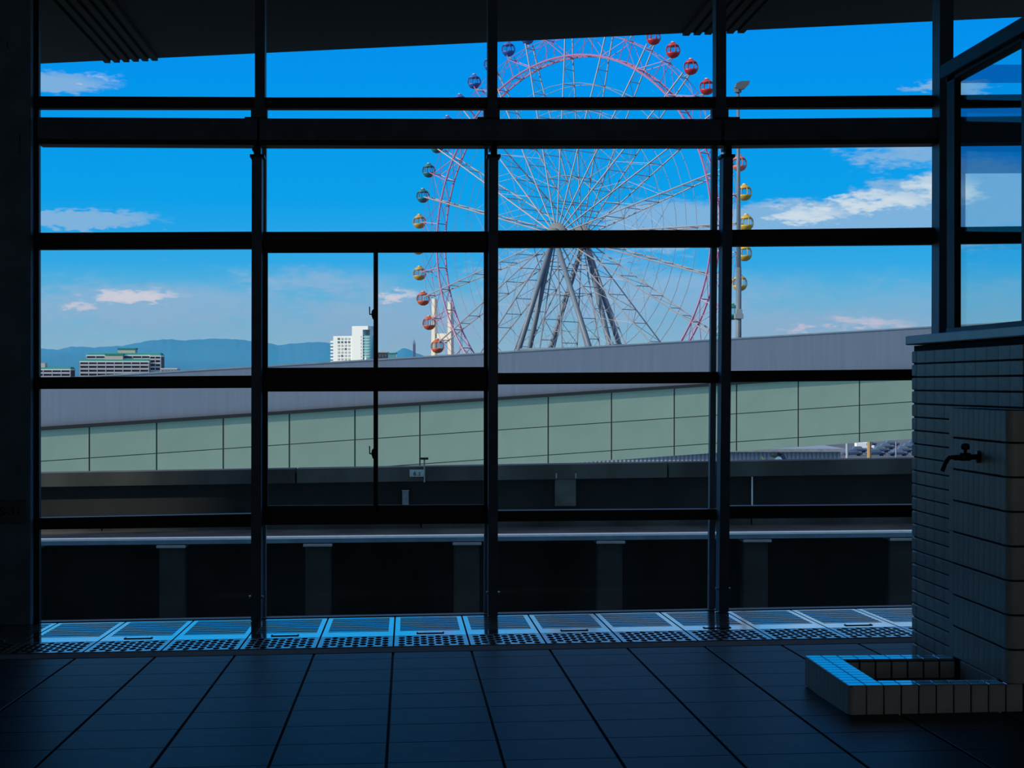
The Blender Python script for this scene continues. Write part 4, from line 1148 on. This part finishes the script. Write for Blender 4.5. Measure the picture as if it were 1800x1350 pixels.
# road-side marker and the rounded white roof peeking over the coping
o, rz = frame_at(1368, 60); k = 60 / F
t = empty('service_van', (o.x, o.y, zpx(815, 60) + GRD - 2.2), rz, label='white rounded vehicle roof with dark blue rear peeking over the parapet', category='van')
vs = MB()
prof = [(-8.5, -60), (-8.5, 9), (-7, 12), (-4, 14.5), (0, 15.2), (4, 14.5), (7, 12), (8.5, 9), (8.5, -60)]
zb_ = 2.2 - 2.0 * 0
def vprof(pr, y0, y1, nm, mt, dx=0):
    P_ = [((x + dx) * k, 2.2 + (z - 10) * k) for x, z in pr]; n = len(P_)
    MB().add([(x, y0, z) for x, z in P_] + [(x, y1, z) for x, z in P_], [tuple(range(n)), tuple(range(2 * n - 1, n - 1, -1))] + [(i, (i + 1) % n, n + (i + 1) % n, n + i) for i in range(n)]).build(nm, mt, t)
vprof([(-8, -120), (-8, 12), (-5, 20), (0, 23), (4, 22), (7, 18), (7, -120)], 0, 1.2, 'roof', M_white)
vprof([(6, -120), (5, 24), (8, 27), (12, 24), (15, 16), (16, 10), (16, -120)], 0.05, 1.15, 'rear', M_carblue)
o2 = EYE + ray(1344, 815) * 60
t = empty('marker_flag', tuple(o2 - Vector((0, 0, 2.2))), label='small yellow and black pennant sticking up behind the parapet', category='flag')
MB().tube((0.05, 0, 0), (0.05, 0, 2.3), 0.02, 6).build('staff', M_drip, t)
MB().prism([(-0.10, -0.01), (0.10, -0.01), (0.10, 0.01), (-0.10, 0.01)], 2.2, 2.28).build('band', M_drip, t)
MB().add([(-0.12, -0.01, 2.48), (0.10, -0.01, 2.2), (-0.04, -0.01, 2.2), (-0.12, 0.01, 2.48), (0.10, 0.01, 2.2), (-0.04, 0.01, 2.2)], [(0, 1, 2), (5, 4, 3), (0, 3, 4, 1), (1, 4, 5, 2), (2, 5, 3, 0)]).build('pennant', M_yellow, t)

# ================================================================== SEA HAZE between the town and the mountains
hz = bpy.data.materials.new('sea_haze'); hz.use_nodes = True; nt = hz.node_tree
for n_ in list(nt.nodes): nt.nodes.remove(n_)
vs_ = nt.nodes.new('ShaderNodeVolumeScatter'); vs_.inputs['Color'].default_value = (0.03, 0.55, 1.0, 1); vs_.inputs['Density'].default_value = 0.00060; vs_.inputs['Anisotropy'].default_value = 0.65
ou = nt.nodes.new('ShaderNodeOutputMaterial'); nt.links.new(vs_.outputs[0], ou.inputs['Volume'])
HB = (-9000, 9000)
MB().hexa([(HB[0], 2900, GRD), (HB[1], 2900, GRD), (HB[1], 7000, GRD), (HB[0], 7000, GRD), (HB[0], 4900, 330), (HB[1], 4900, 330), (HB[1], 5000, 330), (HB[0], 5000, 330)]).build('sea_haze', hz, label='blue sea haze hanging in front of the mountains', category='haze', kind='stuff')
